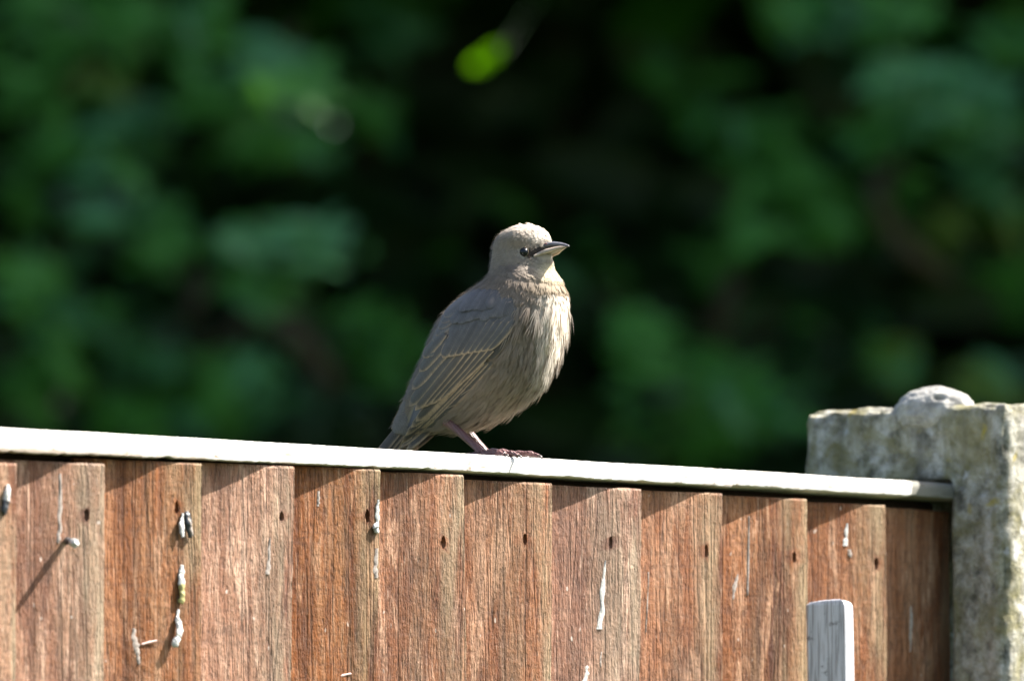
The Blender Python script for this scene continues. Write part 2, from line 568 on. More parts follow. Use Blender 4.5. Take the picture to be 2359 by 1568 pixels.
def box(name, lo, hi, mat, parent, bev=0.0015):
    bm = bmesh.new()
    bmesh.ops.create_cube(bm, size=1.0)
    for v in bm.verts:
        v.co = Vector([(lo[k] + hi[k]) / 2 + v.co[k] * (hi[k] - lo[k]) for k in range(3)])
    if bev: bmesh.ops.bevel(bm, geom=bm.edges[:], offset=bev, segments=2, affect='EDGES')
    me = bpy.data.meshes.new(name); bm.to_mesh(me); bm.free()
    return link(name, me, mat, parent, smooth=False)


box('top_batten', (uR[0] - pit, 0.0285, -0.06), (U_POST + 0.018, 0.0435, -0.0122), M_RAIL, fence)
box('bottom_batten', (uR[0] - pit, 0.0285, GZ + 0.3), (U_POST + 0.018, 0.0435, GZ + 0.36), M_RAIL, fence)


def board_at(px, py):
    """index and fence-local surface point of the board seen at a photo pixel"""
    for i in range(len(uR)):
        p = on_fence(px, py, DEEP / 2)
        w = DEEP / 2
        for _ in range(6):
            w = board_w(i, p.x); p = on_fence(px, py, w)
        l = uR[i - 1] if i else uR[0] - pit
        if l - 1e-4 <= p.x <= uR[i] + 0.0015:
            return i, p
    return len(uR) - 1, p


def streak(pts, widths, mat=M_STREAK, thick=0.0004):
    """a dried run of dropping on one board: a thin raised crust, part of that board"""
    i, _ = board_at(*pts[len(pts) // 2])
    P, rr = smooth_path([(a, b, 0) for a, b in pts], widths, 16)
    top, botl, botr = [], [], []
    sd = random.uniform(0, 99)
    for q, (p, r) in enumerate(zip(P, rr)):
        r1 = r * (0.8 + 0.75 * noise.noise(Vector((sd, q * 0.16, 0))))
        r2 = r * (0.8 + 0.75 * noise.noise(Vector((sd + 5, q * 0.19, 0))))
        for lst, off, hgt in ((botl, -r1, -0.0003), (top, 0.15 * r, thick), (botr, r2, -0.0003)):
            pp = on_fence(p.x + off, p.y, 0.0)
            for _ in range(3): pp = on_fence(p.x + off, p.y, board_w(i, pp.x) + 0.0003)
            lst.append(pp + Vector((0, -hgt, 0)))
    n = len(P)
    V = botl + top + botr
    F = []
    for q in range(n - 1):
        F.append((q, q + 1, n + q + 1, n + q)); F.append((n + q, n + q + 1, 2 * n + q + 1, 2 * n + q))
    link('dropping_streak', mesh('dropping_streak', V, F), mat, boards[i])


streak([(140, 1090), (139, 1160), (138, 1225), (134, 1250)], [3, 5, 6, 4])
streak([(622, 1238), (620, 1285), (617, 1322)], [1.5, 5, 7])
streak([(1394, 1290), (1389, 1360), (1382, 1448)], [2, 6, 8], M_WHITE)
streak([(1352, 1532), (1349, 1556), (1342, 1580)], [4, 11, 13], M_WHITE)
streak([(1493, 1316), (1491, 1380), (1487, 1455)], [2.5, 3, 2])
streak([(1725, 1188), (1724, 1290), (1722, 1370)], [2, 3, 2])
streak([(1951, 1205), (1949, 1235), (1947, 1256)], [3, 5, 7], M_WHITE)
streak([(1957, 1265), (1958, 1275), (1959, 1282)], [4, 6, 3])
streak([(308, 1446), (312, 1480), (318, 1505), (321, 1528)], [4, 9, 6, 3])
streak([(872, 1150), (870, 1185), (868, 1225)], [3, 5, 6], M_WHITE)
streak([(869, 1262), (866, 1300), (866, 1330)], [4, 7, 5], M_STREAK)
streak([(2098, 1395), (2099, 1440), (2096, 1500)], [2, 5, 2])
streak([(1700, 1322), (1692, 1352), (1689, 1380)], [3, 6, 2])
streak([(1385, 1500), (1383, 1520), (1384, 1535)], [2, 4, 2])
streak([(735, 1130), (734, 1150), (733, 1165)], [3, 4, 3])


def lump_mesh(pts, radii, name, mat, parent=None, world_=False):
    """pts: (px, py, height above the board)"""
    out = []
    for px, py, h in pts:
        i, p = board_at(px, py)
        w = board_w(i, p.x) + h * (0.62 if name != 'shaft' and name != 'pale_tip' else 1.0)
        pp = on_fence(px, py, w)
        out.append(pp)
    P, rr = smooth_path(out, radii, 10)
    sd = random.uniform(0, 99)
    v, f = tube(P, [max(0.0002, r * (1 + 0.35 * noise.noise(Vector((sd, q * 0.22, 0))))) for q, r in enumerate(rr)], 14)
    if name != 'straw': v = [p + 0.0011 * noise.noise_vector(p * 330) + 0.00025 * noise.noise_vector(p * 1500) for p in v]
    if name not in ('shaft', 'pale_tip'):
        for p in v:
            yb = -(board_w(i, p.x) - WC)
            p.y = yb + (p.y - yb) * 0.5
    return v, f


def dropping(label, pieces, group='bird droppings stuck on the fence boards', cat='dropping', name='bird_dropping'):
    root = None
    for nm, pts, radii, mat in pieces:
        v, f = lump_mesh(pts, radii, nm, mat)
        if root is None:
            c = v[0].copy()
            root = empty(name, fence_m @ c, TH)
            tag(root, label, cat, group)
        me = mesh(nm, [p - c for p in v], f)
        link(nm, me, mat, root)
    return root


bpy.context.view_layer.update()
fence_m = fence.matrix_world.copy()
MM = 0.001
dropping('white and black bird dropping at the left photo edge, on the leftmost board',
         [('white_crust', [(20, 1118, .001), (21, 1134, .004), (20, 1152, .005)], [1.2 * MM, 2.6 * MM, 2.2 * MM], M_WHITE),
          ('dark_core', [(19, 1152, .004), (17, 1168, .005), (13, 1188, .003)], [2.2 * MM, 2.4 * MM, 1.0 * MM], M_DARK)])
dropping('black bird dropping with a white sliver beside a nail hole, third board from the left',
         [('dark_core', [(431, 1178, .001), (437, 1200, .004), (442, 1236, .003)], [1.6 * MM, 3.2 * MM, 1.6 * MM], M_DARK),
          ('white_crust', [(422, 1182, .001), (422, 1210, .004), (428, 1236, .007)], [1.0 * MM, 1.8 * MM, 1.5 * MM], M_WHITE),
          ('pale_rim', [(436, 1182, .004), (444, 1204, .0065), (449, 1232, .006)], [0.8 * MM, 1.3 * MM, 0.9 * MM], M_STREAK)])
dropping('white bird dropping with a yellow green lower end, below the black dropping',
         [('white_crust', [(420, 1300, .000), (418, 1322, .001), (422, 1348, .004)], [1.2 * MM, 2.4 * MM, 2.4 * MM], M_WHITE),
          ('yellow_tail', [(423, 1345, .004), (424, 1368, .005), (421, 1388, .005)], [2.3 * MM, 2.3 * MM, 1.9 * MM], M_OLIVE)])
dropping('curled white bird dropping jutting out, lowest of three in a column on the third board',
         [('white_crust', [(410, 1404, .000), (412, 1424, .003), (422, 1445, .008), (421, 1464, .010)], [0.9 * MM, 1.8 * MM, 2.6 * MM, 2.2 * MM], M_WHITE),
          ('curled_end', [(421, 1462, .010), (413, 1480, .009), (405, 1474, .006)], [2.2 * MM, 2.6 * MM, 1.6 * MM], M_WHITE)])
dropping('small crusty white bird dropping on the proud edge of the fifth board',
         [('white_crust', [(869, 1205, .000), (868, 1215, .003), (870, 1226, .001)], [1.6 * MM, 2.6 * MM, 1.4 * MM], M_WHITE)])
dropping('short pale tipped peg sticking out of the second board with a long shadow',
         [('shaft', [(152, 1243, -.002), (158, 1246, .006), (168, 1249, .013)], [1.9 * MM, 2.0 * MM, 1.9 * MM], M_DARK),
          ('pale_tip', [(167, 1249, .0135), (172, 1250, .016), (176, 1251, .0175)], [2.2 * MM, 2.7 * MM, 2.0 * MM], M_WHITE)],
         None, 'peg', 'wooden_peg')
dropping('thin pinkish straw stuck level on the third board beside a white smear',
         [('straw', [(327, 1483, .001), (345, 1478, .002), (364, 1474, .003)], [0.6 * MM, 0.8 * MM, 0.6 * MM], M_STRAW)],
         'straw bits on the fence boards', 'straw', 'straw_bit')
dropping('thin pinkish straw low on the fifth board at the bottom of the photo',
         [('straw', [(780, 1557, .001), (796, 1553, .002), (812, 1550, .003)], [0.6 * MM, 0.8 * MM, 0.6 * MM], M_STRAW)],
         'straw bits on the fence boards', 'straw', 'straw_bit')

# ------------------------------------------------------------------ concrete post
def grid_box(lo, hi, step, disp):
    """box whose faces are fine grids, displaced so that edges chip and faces pit"""
    bm = bmesh.new()
    n = [max(1, int(round((hi[k] - lo[k]) / step[k]))) for k in range(3)]
    keys = {}

    def vert(a, b, c):
        if (a, b, c) not in keys:
            keys[(a, b, c)] = bm.verts.new([lo[k] + (hi[k] - lo[k]) * (a, b, c)[k] / n[k] for k in range(3)])
        return keys[(a, b, c)]
    for ax in range(3):
        o1, o2 = [k for k in range(3) if k != ax]
        for side in (0, n[ax]):
            for i in range(n[o1]):
                for j in range(n[o2]):
                    q = []
                    for di, dj in ((0, 0), (1, 0), (1, 1), (0, 1)):
                        c = [0, 0, 0]; c[ax] = side; c[o1] = i + di; c[o2] = j + dj
                        q.append(vert(*c))
                    bm.faces.new(q)
    bmesh.ops.recalc_face_normals(bm, faces=bm.faces)
    bm.normal_update()
    mid = [(lo[k] + hi[k]) / 2 for k in range(3)]
    for v in bm.verts:
        disp(v, lo, hi)
    return bm


post_top = on_fence(2310, 926, 0.042).z
P_LO = (U_POST, -(0.0440 - WC), post_top - 0.33)
P_HI = (U_POST + 0.13, (0.131 + WC), post_top)


def post_disp(v, lo, hi):
    p = v.co.copy()
    nrm = v.normal.copy()
    d = 0.0016 * noise.fractal(p * 45, 1.0, 2.0, 5) + 0.0009 * noise.noise(p * 240)
    # how near an edge: chips eat into the arrises
    ds = sorted([min(p[k] - lo[k], hi[k] - p[k]) for k in range(3)])
    e = max(0.0, 1 - ds[1] / 0.009)
    chip = e * e * (0.0025 + 0.004 * max(0, noise.noise(p * 65) + 0.25) + 0.003 * max(0, noise.noise(p * 150)))
    if p.z < lo[2] + 0.01: chip = 0
    v.co = p + nrm * d - nrm * chip
    if p.x < lo[0] + 1e-5 and -0.0006 < p.y < 0.056 and p.z < 0.0015:   # the slot that holds the panel
        v.co.x = lo[0] + 0.032


bm = grid_box(P_LO, P_HI, (0.004, 0.0028, 0.0028), post_disp)
# lower shaft, coarse, butts on below the visible head of the post
post = empty('concrete_post', FO + D * (U_POST + 0.065), TH)
post.location.z = 0
tag(post, 'lichen covered grey concrete fence post at the right end of the fence', 'post')
pc = Vector((U_POST + 0.065, 0, -FO.z))
for v in bm.verts: v.co -= pc
me = bpy.data.meshes.new('shaft'); bm.to_mesh(me); bm.free()
link('shaft', me, M_POST, post)
lowb = box('foot_shaft', (P_LO[0] - pc.x, P_LO[1], 0.0), (P_HI[0] - pc.x, P_HI[1], P_LO[2] - pc.z), M_POST, post, 0.0)


def cement_lump():
    a = on_fence(2075, 928, -0.03); b = on_fence(2240, 922, -0.03)
    # centre on the post's near side, on top
    c = on_fence(2160, 921, -0.030); c.x = U_POST + 0.018
    bm = bmesh.new()
    bmesh.ops.create_icosphere(bm, subdivisions=5, radius=1.0)
    hole = Vector((-0.62, -0.46, 0.46)).normalized()
    for v in bm.verts:
        n_ = v.co.copy()
        r = 1.0 + 0.06 * noise.fractal(n_ * 2.2 + Vector((3, 1, 4)), 1.0, 2.0, 4) + 0.03 * noise.noise(n_ * 12)
        pit_ = max(0, 1 - (n_ - hole).length / 0.17)
        r -= 0.38 * pit_ ** 0.7
        flare = 1 + 0.25 * max(0, -n_.z)
        v.co = Vector((n_.x * 0.022 * r * flare, n_.y * 0.0305 * r * flare, n_.z * 0.0165 * r))
    me = bpy.data.meshes.new('cement_lump'); bm.to_mesh(me); bm.free()
    o = link('cement_lump', me, plain('pale_cement', (0.40, 0.385, 0.35), 0.9, 0.2, 0.003, 0.5, 140), post)
    o.location = Vector((c.x, c.y, post_top - 0.003)) - pc
    o['label'] = 'rounded pale cement lump with a hole on top of the post'


cement_lump()

# ------------------------------------------------------------------ grey stake
def stake():
    y = 0.20
    top = at_y(1907, 1381, y)
    rz = math.radians(-14)
    root = empty('wooden_stake', (top.x + 0.03, y, 0), rz)
    tag(root, 'silver grey rough wooden stake standing in front of the boards near the post', 'stake')
    h = top.z
    w2 = 0.0140
    rings = []
    zs = [0.0, 0.4, 0.9] + [h - 0.12 + 0.006 * k for k in range(20)] + [h - 0.0035, h - 0.0015, h - 0.0004, h]
    for z in zs:
        e = max(0.0, (z - (h - 0.0045)) / 0.0045)
        ins = 0.0042 * (1 - math.sqrt(max(0, 1 - e * e)))
        wx = w2 - ins + 0.00035 * noise.noise(Vector((z * 90, 3, 1)))
        wy = 0.0105 - 0.4 * ins
        sx = -0.03 * (z / h) * 1.0 + (h - z) * 0.0
        r = []
        for qx, qy in ((-1, -.82), (-.9, -1), (-.45, -1), (0, -1), (.45, -1), (.9, -1), (1, -.82), (1, 0), (1, .9), (.9, 1), (0, 1), (-.9, 1), (-1, .9), (-1, 0)):
            zz = z + (0.0010 * noise.noise(Vector((qx * 4, qy * 3, 9))) + (-0.0016 * max(0, -qx - 0.2)) if z > h - 0.002 else 0)
            r.append(Vector((qx * wx + sx + 0.012 * 0, qy * wy, zz)))
        rings.append(r)
    v, f = loft(rings)
    link('shaft', mesh('stake', v, f), M_STAKE, root, smooth=False)


stake()

# ------------------------------------------------------------------ bird
PSI = math.radians(32)
CP, SP = math.cos(PSI), math.sin(PSI)
PXM = 0.2833e-3
CX, CYP = 1130.0, 1047.0
foot_fl = on_fence(1130, 1047, WC)
BIRD_W = -0.031
bu = 0.0
# root on the cap top, behind its front edge, seen at px 1130
p_ = on_fence(1130, 1046, BIRD_W)
bird_loc = fence_m @ Vector((p_.x, p_.y, 0.0004))
bird = empty('young_starling', bird_loc, -PSI)
tag(bird, 'fluffy grey brown young starling perched on the capping rail facing right', 'bird')

# pairs of outline points in photo pixels, tail to crown: back x, y, front x, y, half depth
ST = np.array([(893, 985, 925, 1012, 15), (920, 925, 985, 983, 30), (948, 862, 1055, 982, 54), (977, 800, 1138, 963, 86),
               (995, 757, 1201, 930, 112), (1018, 715, 1256, 880, 128), (1052, 679, 1287, 813, 130), (1087, 653, 1303, 745, 118),
               (1114, 633, 1307, 690, 100), (1129, 613, 1297, 650, 84), (1134, 592, 1285, 620, 74), (1136, 572, 1279, 590, 69),
               (1140, 552, 1276, 563, 65), (1151, 534, 1270, 539, 60), (1172, 520, 1255, 522, 46), (1200, 512, 1231, 512, 26), (1213, 510, 1219, 510, 5)], dtype=float)


def catmull(A, m):
    out = []
    for i in range(len(A) - 1):
        p0, p1, p2, p3 = A[max(i - 1, 0)], A[i], A[i + 1], A[min(i + 2, len(A) - 1)]
        for k in range(m):
            t = k / m
            out.append(0.5 * ((2 * p1) + (p2 - p0) * t + (2 * p0 - 5 * p1 + 4 * p2 - p3) * t * t + (3 * p1 - p0 - 3 * p2 + p3) * t ** 3))
    out.append(A[-1])
    return np.array(out)


SPN = catmull(ST, 16)
hX, hZ = (SPN[:, 2] - SPN[:, 0]) / 2, -(SPN[:, 3] - SPN[:, 1]) / 2
sB = np.maximum(SPN[:, 4], 1.0)
sF = ((SPN[:, 0] + SPN[:, 2]) / 2 - CX) / CP
sZ = CYP - (SPN[:, 1] + SPN[:, 3]) / 2
hF = np.sqrt(np.maximum(hX ** 2 - (sB * SP) ** 2 * (hX ** 2 / (hX ** 2 + hZ ** 2)), 0.3 * hX ** 2)) / CP
sA = np.maximum(np.hypot(hF, hZ), 1.0)
eF, eZ = hF / sA, hZ / sA
HEAD_I = 16 * 9.3                     # ring from which the head begins


def egg(i, c):
    """front of the head narrows towards the beak"""
    h = np.clip((i - HEAD_I) / 14.0, 0, 1)
    return 1 - 0.42 * h * np.clip(c, 0, 1) ** 1.5


_fi = np.linspace(0, len(sF) - 1, (len(sF) - 1) * 12 + 1)
fF, fZ, fA, fB, feF, feZ = [np.interp(_fi, np.arange(len(sF)), q) for q in (sF, sZ, sA, sB, eF, eZ)]


def side_depth(F, Z):
    """half depth of the body at bird-plane point, and station/offset"""
    c_ = np.abs((F - fF) * feF + (Z - fZ) * feZ) / fA
    d = np.abs((F - fF) * feZ - (Z - fZ) * feF) + 120 * np.maximum(0, c_ - 1)
    j = int(np.argmin(d))
    c = ((F - fF[j]) * feF[j] + (Z - fZ[j]) * feZ[j]) / fA[j]
    i = j / 12.0
    m = fB[j] * math.sqrt(max(0.03, 1 - min(1, c * c))) * float(egg(i, max(c, 0)))
    return m, i, c


def on_bird(px, py, lift=0.0, side=1, m=None):
    """local bird point (metres) on its flank as seen at the photo pixel; lift in px. side -1 mirrors to the far flank"""
    Z = CYP - py
    mm = 60.0
    for _ in range(12):
        F = ((px - CX) + (mm if m is None else m) * SP) / CP
        if m is not None: mm = m; break
        mn = side_depth(F, Z)[0] + lift
        mm = 0.5 * mm + 0.5 * mn
    return Vector((F * PXM, -mm * PXM * side, Z * PXM))


def body_col(F, Z, m):
    """plumage colour with painted sunlight at a bird-plane point given in px"""
    px = F * CP - abs(m) * SP + CX
    py = CYP - Z
    base = np.array((0.240, 0.200, 0.162))
    g = lambda x, y, sx, sy: math.exp(-(((px - x) / sx) ** 2 + ((py - y) / sy) ** 2))
    def mixc(c, f):
        nonlocal base
        base = base * (1 - f) + np.array(c) * f
    mixc((0.245, 0.205, 0.155), min(1, max(0, (py - 830) / 120)))
    mixc((0.29, 0.255, 0.215), max(0, min(1, (640 - py) / 40)))
    mixc((0.72, 0.66, 0.59), 0.9 * g(1225, 512, 62, 20))  # crown painted pale to stand in for sunlight
    mixc((0.85, 0.81, 0.75), 0.95 * g(1258, 543, 26, 10))  # sunlit brow over the beak, painted in
    mixc((0.21, 0.19, 0.17), max(0, min(1, (1060 - px) / 60)) * (1 if py < 900 else 0.4))
    mixc((0.72, 0.68, 0.62), 0.95 * max(0, min(1, (px - 1228) / 45)) * (1 if py > 665 else 0))  # pale breast, whitened further for its sunlit rim
    mixc((0.60, 0.54, 0.38), min(1, 1.3 * g(1268, 622, 26, 22)))
    mixc((0.27, 0.21, 0.13), 0.5 * g(1258, 655, 42, 13))
    mixc((0.30, 0.235, 0.155), 0.7 * g(1200, 555, 40, 12))
    mixc((0.135, 0.115, 0.11), 0.65 * g(1180, 610, 30, 12))
    mixc((0.05, 0.035, 0.026), min(1, 3 * g(1226, 577, 14, 7.5)))
    mixc((0.055, 0.04, 0.03), min(1, 2.5 * g(1243, 572, 12, 7)))
    mixc((0.72, 0.68, 0.62), 0.6 * g(1255, 545, 24, 8))  # more painted sunlight on the brow
    return base * np.array((1.12, 1.07, 1.01))


def build_body():
    NS = 44
    rings, cols = [], []
    for i in range(8, len(sF)):
        r = []
        for k in range(NS):
            ph = 2 * math.pi * k / NS
            c, s = math.cos(ph), math.sin(ph)
            m = sB[i] * s * float(egg(i, max(c, 0)))
            F = sF[i] + eF[i] * sA[i] * c; Z = sZ[i] + eZ[i] * sA[i] * c
            r.append(Vector((F * PXM, -m * PXM, Z * PXM)))
            cols.append(body_col(F, Z, m) * 0.8)
        rings.append(r)
    v, f = loft(rings)
    return mesh('body', v, f, cols)


body_me = build_body()
bmx = bmesh.new(); bmx.from_mesh(body_me); bmesh.ops.recalc_face_normals(bmx, faces=bmx.faces); bmx.to_mesh(body_me); bmx.free()
link('body', body_me, M_SKIN, bird)


def inside(px, py, poly):
    r = False
    j = len(poly) - 1
    for i in range(len(poly)):
        xi, yi = poly[i]; xj, yj = poly[j]
        if (yi > py) != (yj > py) and px < (xj - xi) * (py - yi) / (yj - yi) + xi: r = not r
        j = i
    return r


WING_POLY = [(1130, 668), (1128, 680), (1144, 702), (1152, 740), (1142, 785), (1108, 840), (1045, 928), (965, 1000), (925, 1035), (900, 1030),
             (945, 930), (985, 850), (1010, 760), (1050, 705), (1090, 680)]


def surf(i, ph):
    i = min(max(i, 0.0), len(sF) - 1.001)
    a = int(i); t = i - a
    L_ = lambda q: q[a] * (1 - t) + q[a + 1] * t
    c, s_ = math.cos(ph), math.sin(ph)
    return Vector((L_(sF) + L_(eF) * L_(sA) * c, -L_(sB) * s_ * float(egg(i, max(c, 0))), L_(sZ) + L_(eZ) * L_(sA) * c))


def build_plumage():
    V, F_, C = [], [], []
    n_t = 21000
    wgt = sA[8:] * np.hypot(np.gradient(sF), np.gradient(sZ))[8:] + 0.3
    _ii = np.arange(8, len(sF))
    wgt = wgt * np.where(_ii > HEAD_I - 10, 2.3, 1.0) * np.where((_ii > 112) & (_ii <= HEAD_I - 2), 1.6, 1.0)
    wgt = wgt / wgt.sum()
    idx = rng.choice(np.arange(8, len(sF)), size=n_t, p=wgt)
    for i in idx:
        i = int(i)
        ph = rng.uniform(0, 2 * math.pi)
        c, s = math.cos(ph), math.sin(ph)
        eg = float(egg(i, max(c, 0)))
        m = sB[i] * s * eg
        Fp = sF[i] + eF[i] * sA[i] * c; Zp = sZ[i] + eZ[i] * sA[i] * c
        px = Fp * CP - abs(m) * SP + CX; py = CYP - Zp
        if abs(s) > 0.25 and inside(px, py, WING_POLY): continue
        head = i > HEAD_I - 4
        if head and s != 0:
            if (px - 1207) ** 2 + (py - 577) ** 2 < 13.5 ** 2: continue
            if px > 1236 and 562 < py < 592 and px > 1236 + abs(py - 580) * 0.5: continue
        # outward normal
        dI = surf(i + 1.5, ph) - surf(i - 1.5, ph)
        dP = surf(i, ph + 0.06) - surf(i, ph - 0.06)
        nrm = dP.cross(dI)
        if nrm.length < 1e-6: continue
        nrm.normalize()
        if nrm.dot(Vector((eF[i] * c / sA[i], -s / (sB[i] * eg), eZ[i] * c / sA[i]))) < 0: nrm = -nrm
        # flow of the feathers
        if head:
            fl = Vector((Fp - (1262 - CX) / CP, -m * 1.0, Zp - (CYP - 566)))
            fl.normalize()
            fl = fl + Vector((-0.25, 0, -0.55))
        else:
            fl = -dI.normalized() + Vector((0.0, 0, -0.15))
            if c > 0.2: fl += Vector((0.10 * c, 0, -0.5 * c))
        fl = fl - nrm * fl.dot(nrm)
        fl.normalize()
        sd = nrm.cross(fl)
        sg = 1.0 if sd.dot(dP) > 0 else -1.0
        if head:
            L = rng.uniform(9, 15); wd = 1.4; lift = rng.uniform(0.20, 0.46); nst = 3
            if i > 16 * 9: lift *= 0.9
            if px > 1250 and py > 590: L *= 0.8
        elif py < 690 and c > -0.3:
            L = rng.uniform(16, 26); wd = 1.7; lift = rng.uniform(0.10, 0.34) + (0.2 if c > 0.4 and rng.random() < 0.3 else 0); nst = 4
        else:
            L = rng.uniform(17, 30) * (1.05 if c > 0.3 else 0.85); wd = 1.5; lift = rng.uniform(0.02, 0.22); nst = 4
            if c > 0.45 and rng.random() < 0.30: lift += rng.uniform(0.04, 0.16)
            if c > 0.5 and rng.random() < 0.16: L *= rng.uniform(1.5, 2.1); lift += rng.uniform(0.15, 0.4)
            if c < -0.2: L *= 0.8; lift *= 0.7
        if c < 0.1 and py < 690 and not head: L = rng.uniform(11, 17); lift *= 0.45
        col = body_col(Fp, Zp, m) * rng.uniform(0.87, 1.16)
        o = Vector((Fp, -m, Zp)) - nrm * (0.3 if head else 0.8)
        di = dI.length / 3.0; rad = max(8.0, sA[i] * abs(s) + sB[i] * abs(c))
        spread = rng.uniform(0.10, 0.26)
        jit = rng.normal(0, 0.10)
        for q in range(nst):
            a = (q - (nst - 1) / 2) / max(1, (nst - 1)) * 2 * spread + jit + rng.normal(0, 0.05)
            dr = (fl * math.cos(a) + sd * math.sin(a))
            l = L * rng.uniform(0.8, 1.1)
            base_i = len(V)
            b0 = o + sd * (q - (nst - 1) / 2) * wd * 0.9
            for t, wf in ((0.0, 0.8), (0.4, 1.0), (0.75, 0.7)):
                h = lift * l * (t - 0.45 * t * t)
                if head: p = b0 + dr * (l * t) + nrm * h
                else:
                    ph2 = ph + (math.sin(a) * l * t + (q - (nst - 1) / 2) * wd * 0.9) / rad * sg
                    p = surf(max(1.0, i - l * t / di), ph2) + nrm * (h - 0.8 + 1.2 * t)
                V.append((p - sd * wd * wf) * PXM); V.append((p + sd * wd * wf) * PXM)
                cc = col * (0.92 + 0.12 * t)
                C.append(cc); C.append(cc)
            tip = b0 + dr * l + nrm * (lift * l * 0.5)
            if not head: tip = surf(max(1.0, i - l / di), ph + math.sin(a) * l / rad * sg) + nrm * (lift * l * 0.6 + 0.6)
            V.append(tip * PXM); C.append(col * 1.1)
            F_ += [(base_i, base_i + 1, base_i + 3, base_i + 2), (base_i + 2, base_i + 3, base_i + 5, base_i + 4), (base_i + 4, base_i + 5, base_i + 6)]
    # loose barbs that stand off the body and soften its outline
    for i in rng.choice(np.arange(8, len(sF)), size=9000, p=wgt):
        i = int(i); ph = rng.uniform(0, 2 * math.pi)
        P0 = surf(i, ph)
        px = P0.x * CP - abs(P0.y) * SP + CX; py = CYP - P0.z
        if abs(math.sin(ph)) > 0.25 and inside(px, py, WING_POLY): continue
        if (px - 1207) ** 2 + (py - 577) ** 2 < 16 ** 2 or (px > 1228 and 556 < py < 594): continue
        dI = surf(i + 1.5, ph) - surf(i - 1.5, ph); dP = surf(i, ph + 0.06) - surf(i, ph - 0.06)
        nrm = dP.cross(dI)
        if nrm.length < 1e-6: continue
        nrm.normalize()
        ctr = Vector((sF[i], 0, sZ[i]))
        if nrm.dot(P0 - ctr) < 0: nrm = -nrm
        fl = -dI.normalized()
        if i > HEAD_I: fl = (fl * 0.5 + Vector((-0.7, 0, -0.1))).normalized()
        sd = nrm.cross(fl)
        hd = i > HEAD_I - 6
        L = rng.uniform(6, 12) if hd else rng.uniform(12, 26)
        up_ = rng.uniform(0.35, 0.75) if hd else rng.uniform(0.25, 0.6)
        dr = (fl + sd * rng.normal(0, 0.35)).normalized()
        w = 0.55
        b = len(V)
        col = body_col(P0.x, P0.z, P0.y) * rng.uniform(0.95, 1.25)
        for t, ww in ((0.0, w), (0.55, w * 0.8)):
            p = P0 + dr * (L * t) + nrm * (up_ * L * (t - 0.35 * t * t))
            V.append((p - sd * ww) * PXM); V.append((p + sd * ww) * PXM); C.append(col); C.append(col)
        V.append((P0 + dr * L + nrm * (up_ * L * 0.65)) * PXM); C.append(col * 1.1)
        F_ += [(b, b + 1, b + 3, b + 2), (b + 2, b + 3, b + 4)]
    me = mesh('plumage', V, F_, C)
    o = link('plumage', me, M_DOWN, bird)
    o['kind'] = 'stuff'


build_plumage()

# ---- wings and tail: each feather a mesh of its own
GREY = (0.118, 0.109, 0.106)
BROWN = (0.108, 0.093, 0.082)


def feather(parent, root, tip, width, lift0, lift1, side, col=GREY, edge=1.0, bend=0.0, m=None, blunt=0.55):
    """root, tip in photo px; lift in px above the flank; a vane with rachis, rounded tip and a buff margin below"""
    NL, NW = 14, 6
    r, t = Vector(root), Vector(tip)
    ax = (t - r); L = ax.length; ax.normalize()
    pe = Vector((-ax.y, ax.x))        # screen-left of the run of the feather
    V, C, MG, BB = [], [], [], []
    rv = random.uniform(0.86, 1.14)
    for i in range(NL + 1):
        s = i / NL
        ce = r + ax * (L * s) + pe * (bend * math.sin(math.pi * s))
        prof = (0.55 + 0.45 * min(1, s / 0.3)) * (1 - max(0, (s - blunt) / (1 - blunt)) ** 2.6) ** 0.5 if s < 1 else 0.04
        w = width * 0.5 * prof
        for j in range(NW + 1):
            a = j / NW * 2 - 1
            wob = 0.5 * math.sin(s * 23 + j * 1.3 + L)
            q = ce + pe * (a * w + (wob * 0.25 if abs(a) == 1 else 0))
            lf = lift0 + (lift1 - lift0) * s + 2.4 * (1 - a * a) * prof + 0.8 * (1 - abs(a)) * 0
            p = on_bird(q.x, q.y, lf, side, None if m is None else m + lf)
            V.append(p)
            sh = 1.0 - 0.18 * (1 - abs(a)) ** 3
            C.append(np.array(col) * rv * sh)
            e = max(0.0, -a) if True else abs(a)
            e2 = max(e, (max(0, s - 0.86) / 0.14) * 0.95, 0.80 * a if a > 0.9 else 0)
            MG.append(e2 * edge)
            BB.append(s * L * 1.1 - abs(a) * 9)
    F = []
    for i in range(NL):
        for j in range(NW):
            a = i * (NW + 1) + j
            F.append((a, a + 1, a + NW + 2, a + NW + 1))
    me = mesh('feather', V, F, C, {'margin': MG, 'barb': BB})
    return link('feather', me, M_FEATHER, parent)


def lerp(a, b, t): return (a[0] + (b[0] - a[0]) * t, a[1] + (b[1] - a[1]) * t)


